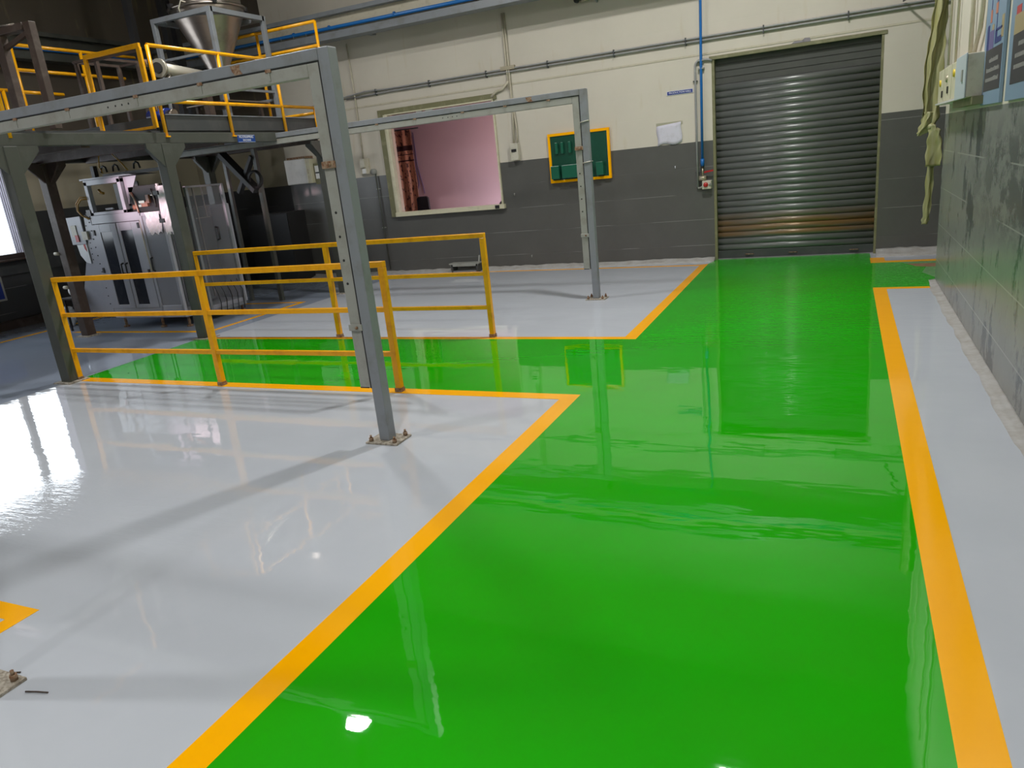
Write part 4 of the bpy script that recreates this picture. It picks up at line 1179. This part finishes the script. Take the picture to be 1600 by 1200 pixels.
for x in (-8.38, -8.33, -8.28):
    MB().tube([(x, 10.87, 1.98), (x, 10.87, 2.6)], 0.011, 8).build('conduit', M['cream_pvc'], t)

# tool board with green pockets
t = thing('document_board', 'dark green pocket board with an orange-yellow frame on the back wall', 'board', (-3.61, 10.87, 1.28))
bx0, bx1, bz0, bz1 = -4.09, -3.13, 1.28, 1.995
MB().box(bx0+0.03, bx1-0.03, 10.865, 10.885, bz0+0.03, bz1-0.03).build('panel', M['board_green'], t)
MB().box(bx0, bx1, 10.85, 10.895, bz1-0.04, bz1).box(bx0, bx1, 10.85, 10.895, bz0, bz0+0.04).box(bx0, bx0+0.038, 10.85, 10.895, bz0+0.04, bz1-0.04) \
    .box(bx1-0.038, bx1, 10.85, 10.895, bz0+0.04, bz1-0.04).build('frame', M['orange_line'], t, bevel=0.003)
for x, w_ in ((-3.98, 0.13), (-3.28, 0.11), (-3.46, 0.09)):
    MB().box(x-w_/2, x+w_/2, 10.77, 10.865, 1.34, 1.53).build('pocket', M['board_green2'], t, bevel=0.006)
MB().box(-3.87, -3.53, 10.76, 10.865, 1.34, 1.53).build('pocket', M['board_green2'], t, bevel=0.006)
for x in (-3.95, -3.86, -3.74):
    MB().box(x-0.02, x+0.02, 10.82, 10.865, 1.70, 1.86).build('clip_holder', M['board_green2'], t, bevel=0.004)
# sign and paper
t = thing('hall_sign', 'narrow blue sign with white capital letters on the back wall', 'sign', (-2.10, 10.89, 2.32))
MB().box(-2.275, -1.928, 10.889, 10.899, 2.318, 2.362).build('plate', M['sign_blue'], t)
MB().box(-2.282, -1.921, 10.892, 10.8995, 2.312, 2.368).build('border', M['sign_white'], t)
text_obj('PRODUCTION HALL', 0.034, M['sign_white'], (-2.10, 10.888, 2.340), (PI/2, 0, 0), t, sx=0.98, bold=0.0004)
b = MB()
g_ = []
for i in range(9):
    r_ = []
    for j in range(7):
        x = -2.44+0.345*i/8+0.01*math.sin(j); z = 1.655+0.03*(i/8)*1.0+0.27*j/6+0.02*math.sin(i*0.8)*(1-j/6)
        r_.append(b.bm.verts.new((x, 10.893-0.006*(1-j/6)*abs(math.sin(i*0.9)), z)))
    g_.append(r_)
for i in range(8):
    for j in range(6):
        f = b.bm.faces.new((g_[i][j], g_[i+1][j], g_[i+1][j+1], g_[i][j+1])); f.smooth = True
o = b.build('paper_sheet', M['paper'], label='creased white paper sheet taped to the wall below the blue sign', cat='paper')
o.modifiers.new('s', 'SOLIDIFY').thickness = 0.002
MB().box(-2.45, -2.08, 10.893, 10.8995, 1.925, 1.965).build('tape', M['tape'], o)
# foot scraper / floor grate box against the wall
t = thing('metal_stand', 'low grey metal stand against the back wall behind the rear railing', 'stand', (-5.66, 10.75, 0))
MB().box(-5.93, -5.38, 10.66, 10.83, 0.135, 0.155).box(-5.90, -5.40, 10.66, 10.67, 0.105, 0.135).build('top', M['trunk'], t)
for x in (-5.88, -5.42):
    MB().box(x-0.015, x+0.015, 10.66, 10.83, 0.0, 0.135).build('leg', M['dark_steel'], t)
MB().box(-5.87, -5.43, 10.66, 10.80, 0.0, 0.03).build('lower_shelf', M['steel'], t)
MB().bar((-5.44, 10.80, 0.15), (-5.44, 10.84, 0.25), 0.02, 0.02).build('prop', M['trunk'], t)
# nails / chips
for i, (x, z) in enumerate(((-4.73, 1.18), (-4.53, 0.20), (-2.20, 1.36))):
    MB().tube([(x, 10.905, z), (x, 10.885, z), (x+0.004, 10.88, z-0.03)], 0.007, 6).build('wall_hook', M['trunk'] if i != 2 else M['sign_white'],
        label=('small metal hook in the grey wall below the window right edge', 'small metal hook low on the grey wall', 'small white plug in the grey wall left of the grey conduit')[i], cat='hook')

# ------------------------------------------------------------------ right wall objects
def poster(y0, y1, z1, label, kind):
    t = thing('wall_poster', label, 'poster', (0.90, (y0+y1)/2, 1.675))
    MB().box(0.888, 0.908, y0, y1, 1.676, z1).build('panel', M['poster_blue'], t, bevel=0.002)
    X0, X1 = 0.8865, 0.888
    W = y1-y0
    def yy(u): return y1-u*W          # u runs left to right as seen from the hall
    def patch(name, u0, u1, za, zb, m):
        MB().box(X0, X1, yy(u1), yy(u0), za, zb).build(name, M[m], t)
    if kind == 0:
        patch('text_block', 0.13, 0.97, 1.765, 2.03, 'poster_dark')
        rnd = random.Random(2)
        for row, (u0, u1, z) in enumerate(((0.36, 0.78, 1.955), (0.24, 0.86, 1.895), (0.22, 0.84, 1.835))):
            b = MB(); u = u0
            while u < u1:
                w_ = rnd.uniform(0.022, 0.04)
                b.box(X0-0.0008, X0, yy(u+w_), yy(u), z-0.011, z+0.011*rnd.choice((1, 1, 1.5)))
                u += w_+0.012
            b.build('print_line', M['poster_text'], t)
        for u0, u1, za, zb, m, nm in ((0.13, 0.24, 2.03, 2.19, 'poster_navy', 'figure'), (0.25, 0.50, 2.03, 2.145, 'poster_violet', 'figure'),
                                  (0.56, 0.88, 2.05, 2.085, 'poster_navy', 'figure'), (0.56, 0.66, 2.085, 2.13, 'poster_navy', 'figure'),
                                  (0.86, 0.97, 2.07, 2.20, 'poster_sand', 'figure'), (0.58, 0.90, 2.125, 2.14, 'poster_navy', 'figure'),
                                  (0.25, 0.34, 2.20, 2.28, 'poster_salmon', 'figure'), (0.51, 0.62, 2.235, 2.30, 'poster_salmon', 'figure'),
                                  (0.59, 0.62, 2.13, 2.235, 'poster_navy', 'figure'), (0.27, 0.30, 2.28, 2.36, 'poster_navy', 'figure'),
                                  (0.55, 0.63, 2.30, 2.36, 'poster_navy', 'figure'), (0.38, 0.48, 2.145, 2.18, 'poster_sand', 'figure')):
            patch(nm, u0, u1, za, zb, m)
    else:
        patch('text_block', 0.17, 0.95, 1.765, 2.035, 'poster_dark')
        patch('photo_block', 0.17, 0.95, 2.035, 2.14, 'poster_sand')
        patch('accent', 0.22, 0.40, 2.14, 2.185, 'poster_red')
        for u0, u1, z in ((0.40, 0.80, 1.975), (0.30, 0.86, 1.915), (0.28, 0.84, 1.855)):
            rnd = random.Random(int(z*1000)); b = MB(); u = u0
            while u < u1:
                w_ = rnd.uniform(0.022, 0.04)
                b.box(X0-0.0008, X0, yy(u+w_), yy(u), z-0.011, z+0.012)
                u += w_+0.012
            b.build('print_line', M['poster_text'], t)
    return t


poster(5.81, 6.54, 2.75, 'pale blue wall poster with coloured figures and a charcoal text block', 0)
poster(4.88, 5.61, 2.75, 'pale blue wall poster at the right picture edge with a red accent', 1)
# switch boards
t = thing('switch_board', 'long cream switch board with yellow dots on the right wall', 'switchboard', (0.86, 7.9, 1.75))
MB().box(0.80, 0.91, 7.06, 8.48, 1.76, 2.045).build('box', M['cream_frame'], t, bevel=0.008)
MB().box(0.785, 0.91, 7.03, 8.52, 1.745, 1.76).build('ledge', M['white_enamel'], t)
for y, z, m in ((8.28, 1.93, 'yellow_dot'), (7.32, 1.96, 'yellow_dot'), (7.80, 1.945, 'brass')):
    MB().lathe((0.80, y, z), [(0.0, -0.012), (0.028, -0.012), (0.03, 0.0)], 16, 'x').build('indicator', M[m], t)
for y, z in ((8.12, 1.83), (7.72, 1.85)):
    MB().box(0.792, 0.80, y-0.03, y+0.03, z-0.028, z+0.028).build('switch_slot', M['black'], t)
for y in (8.02, 7.50):
    MB().box(0.798, 0.80, y-0.006, y+0.006, 1.77, 2.04).build('seam', M['tape'], t)
t = thing('meter_box', 'pale blue-white deep meter box left of the posters', 'switchboard', (0.85, 6.75, 1.74))
MB().box(0.785, 0.91, 6.50, 7.02, 1.745, 2.04).build('box', M['cream_plastic'], t, bevel=0.006)
MB().box(0.775, 0.785, 6.49, 7.03, 1.74, 2.045).build('lid', M['box_blue'], t, bevel=0.004)
MB().box(0.82, 0.91, 6.42, 7.5, 1.69, 1.745).build('shelf', M['olive_frame'], t)
MB().box(0.768, 0.776, 6.60, 6.66, 1.86, 1.94).build('hasp', M['trunk'], t)
labs = ('thin cream wall conduit nearest the hanging sheet', 'thin cream wall conduit, second from the hanging sheet',
        'cream wall conduit rising from the meter box', 'cream wall conduit bending beside the posters')
for i, pts in enumerate(([(0.885, 8.62, 2.1), (0.885, 8.70, 4.6)], [(0.885, 8.10, 2.05), (0.885, 8.16, 4.6)],
                         [(0.88, 7.16, 2.04), (0.88, 7.20, 2.5), (0.88, 7.25, 4.6)],
                         [(0.88, 7.0, 2.04), (0.88, 6.90, 2.12), (0.88, 6.74, 2.22), (0.88, 6.70, 2.35), (0.88, 6.69, 4.6)])):
    MB().tube(pts, 0.016 if i > 1 else 0.011, 10).build('wall_conduit', M['cream_pvc'], label=labs[i], cat='conduit')

# hanging translucent sheet at the wall corner
def drape(rows, n=40, folds=1.3, amp=0.03, seed=0.0):
    """rows: (z, x0, x1, y) from top to bottom; x and fold depth vary smoothly"""
    b = MB()
    grid = []
    m = 8
    full = []
    for a, c in zip(rows[:-1], rows[1:]):
        for k in range(m):
            t = k/m; t2 = t*t*(3-2*t)
            full.append(tuple(a[q]+(c[q]-a[q])*(t if q == 0 else t2) for q in range(4)))
    full.append(rows[-1])
    for j, (z, x0, x1, y) in enumerate(full):
        r = []
        for i in range(n+1):
            u = i/n
            ph = folds*2*PI*u+seed+0.12*j*math.sin(u*3+seed)
            r.append(b.bm.verts.new((x0+(x1-x0)*u+0.006*math.sin(j*0.9+u*9), y+amp*math.sin(ph)+0.22*amp*math.sin(3.1*ph+j*0.13), z)))
        grid.append(r)
    for j in range(len(grid)-1):
        for i in range(n):
            f = b.bm.faces.new((grid[j][i], grid[j][i+1], grid[j+1][i+1], grid[j+1][i])); f.smooth = True
    return b


t = thing('hanging_sheet', 'olive translucent plastic sheet knotted and hanging at the right wall corner', 'sheet', (0.80, 8.95, 0.6))
parts = [
    ('drape', drape([(3.6, 0.74, 0.905, 8.95), (2.72, 0.765, 0.895, 8.95), (2.45, 0.745, 0.885, 8.95), (2.2, 0.715, 0.885, 8.95), (1.9, 0.708, 0.872, 8.95), (1.66, 0.72, 0.87, 8.95), (1.53, 0.745, 0.83, 8.95)], amp=0.03)),
    ('flap', drape([(1.70, 0.73, 0.82, 8.93), (1.60, 0.705, 0.81, 8.93), (1.52, 0.68, 0.79, 8.93), (1.475, 0.675, 0.72, 8.94)], folds=1.2, amp=0.02, seed=1)),
    ('lower_fold', drape([(1.57, 0.79, 0.84, 8.91), (1.50, 0.775, 0.885, 8.91), (1.35, 0.765, 0.905, 8.92), (1.165, 0.76, 0.905, 8.92)], folds=0.8, amp=0.02, seed=2)),
    ('tail', drape([(1.20, 0.785, 0.855, 8.95), (0.9, 0.780, 0.850, 8.95), (0.65, 0.768, 0.838, 8.95), (0.575, 0.760, 0.825, 8.95)], n=8, folds=1, amp=0.01, seed=3)),
]
for nm, b in parts:
    o = b.build(nm, M['cloth'], t)
    o.modifiers.new('s', 'SOLIDIFY').thickness = 0.002
MB().tube([(0.60, 10.84, 3.02), (0.80, 10.0, 3.05), (0.86, 8.97, 3.1)], 0.012, 8).build('tie_rope', M['black'], t)
MB().lathe((0.80, 8.93, 1.555), [(0.0, 0.035), (0.03, 0.02), (0.036, 0.0), (0.03, -0.02), (0.0, -0.035)], 16).build('knot', M['cloth'], t)

# ------------------------------------------------------------------ inside the office
b = MB()
g_ = []
for i in range(41):
    x = -8.10+0.86*i/40
    y = 12.25+0.05*math.sin(i*0.75)
    g_.append((b.bm.verts.new((x, y, 0.015)), b.bm.verts.new((x, y, 2.42))))
for i in range(40):
    f = b.bm.faces.new((g_[i][0], g_[i+1][0], g_[i+1][1], g_[i][1])); f.smooth = True
o = b.build('office_curtain', M['curtain'], label='brown patterned curtain seen through the left of the office window', cat='curtain')
o.modifiers.new('s', 'SOLIDIFY').thickness = 0.004
MB().tube([(-8.2, 12.25, 2.43), (-7.1, 12.25, 2.43)], 0.012, 8).build('curtain_rod', M['dark_steel'], o)
t = thing('office_chair', 'black office chair back behind the left of the office window', 'chair', (-6.95, 11.9, 0))
MB().prism([(-7.13, 0.75), (-6.85, 0.75), (-6.87, 1.20), (-6.90, 1.23), (-7.08, 1.23), (-7.11, 1.20)], 'y', 11.88, 11.93).build('backrest', M['black'], t, bevel=0.015)
MB().box(-7.2, -6.75, 11.45, 11.90, 0.45, 0.52).build('seat', M['black'], t, bevel=0.02)
MB().tube([(-6.98, 11.7, 0.06), (-6.98, 11.7, 0.45)], 0.03, 12).bar((-6.98, 11.91, 0.48), (-6.98, 11.91, 0.8), 0.05, 0.02).build('stem', M['black'], t)
for k in range(5):
    a = k*2*PI/5
    MB().bar((-6.98, 11.7, 0.07), (-6.98+0.26*math.cos(a), 11.7+0.26*math.sin(a), 0.03), 0.04, 0.03).build('leg', M['black'], t)
t = thing('office_chair', 'black rounded chair back at the lower right of the office window', 'chair', (-5.35, 11.9, 0))
MB().lathe((-5.30, 11.9, 0.86), [(0.0, -0.03), (0.20, -0.03), (0.22, 0.0), (0.20, 0.03), (0.0, 0.03)], 28, 'y').build('backrest', M['black'], t)
MB().box(-5.5, -5.1, 11.5, 11.87, 0.45, 0.52).build('seat', M['black'], t, bevel=0.02)
MB().tube([(-5.3, 11.68, 0.0), (-5.3, 11.68, 0.45)], 0.03, 12).bar((-5.3, 11.89, 0.48), (-5.3, 11.89, 0.7), 0.05, 0.02).build('stem', M['black'], t)
t = thing('office_cables', 'two thin dark cables hanging on the pink office wall', 'cable', (-7.5, 12.86, 1.2))
MB().tube([(-7.66, 12.88, 2.4), (-7.64, 12.88, 1.9), (-7.60, 12.88, 1.45), (-7.66, 12.87, 1.3)], 0.008, 6).build('cable', M['poster_violet'], t)
MB().tube([(-7.60, 12.88, 2.4), (-7.59, 12.88, 1.8), (-7.52, 12.88, 1.4), (-7.50, 12.87, 1.25)], 0.008, 6).build('cable', M['poster_violet'], t)
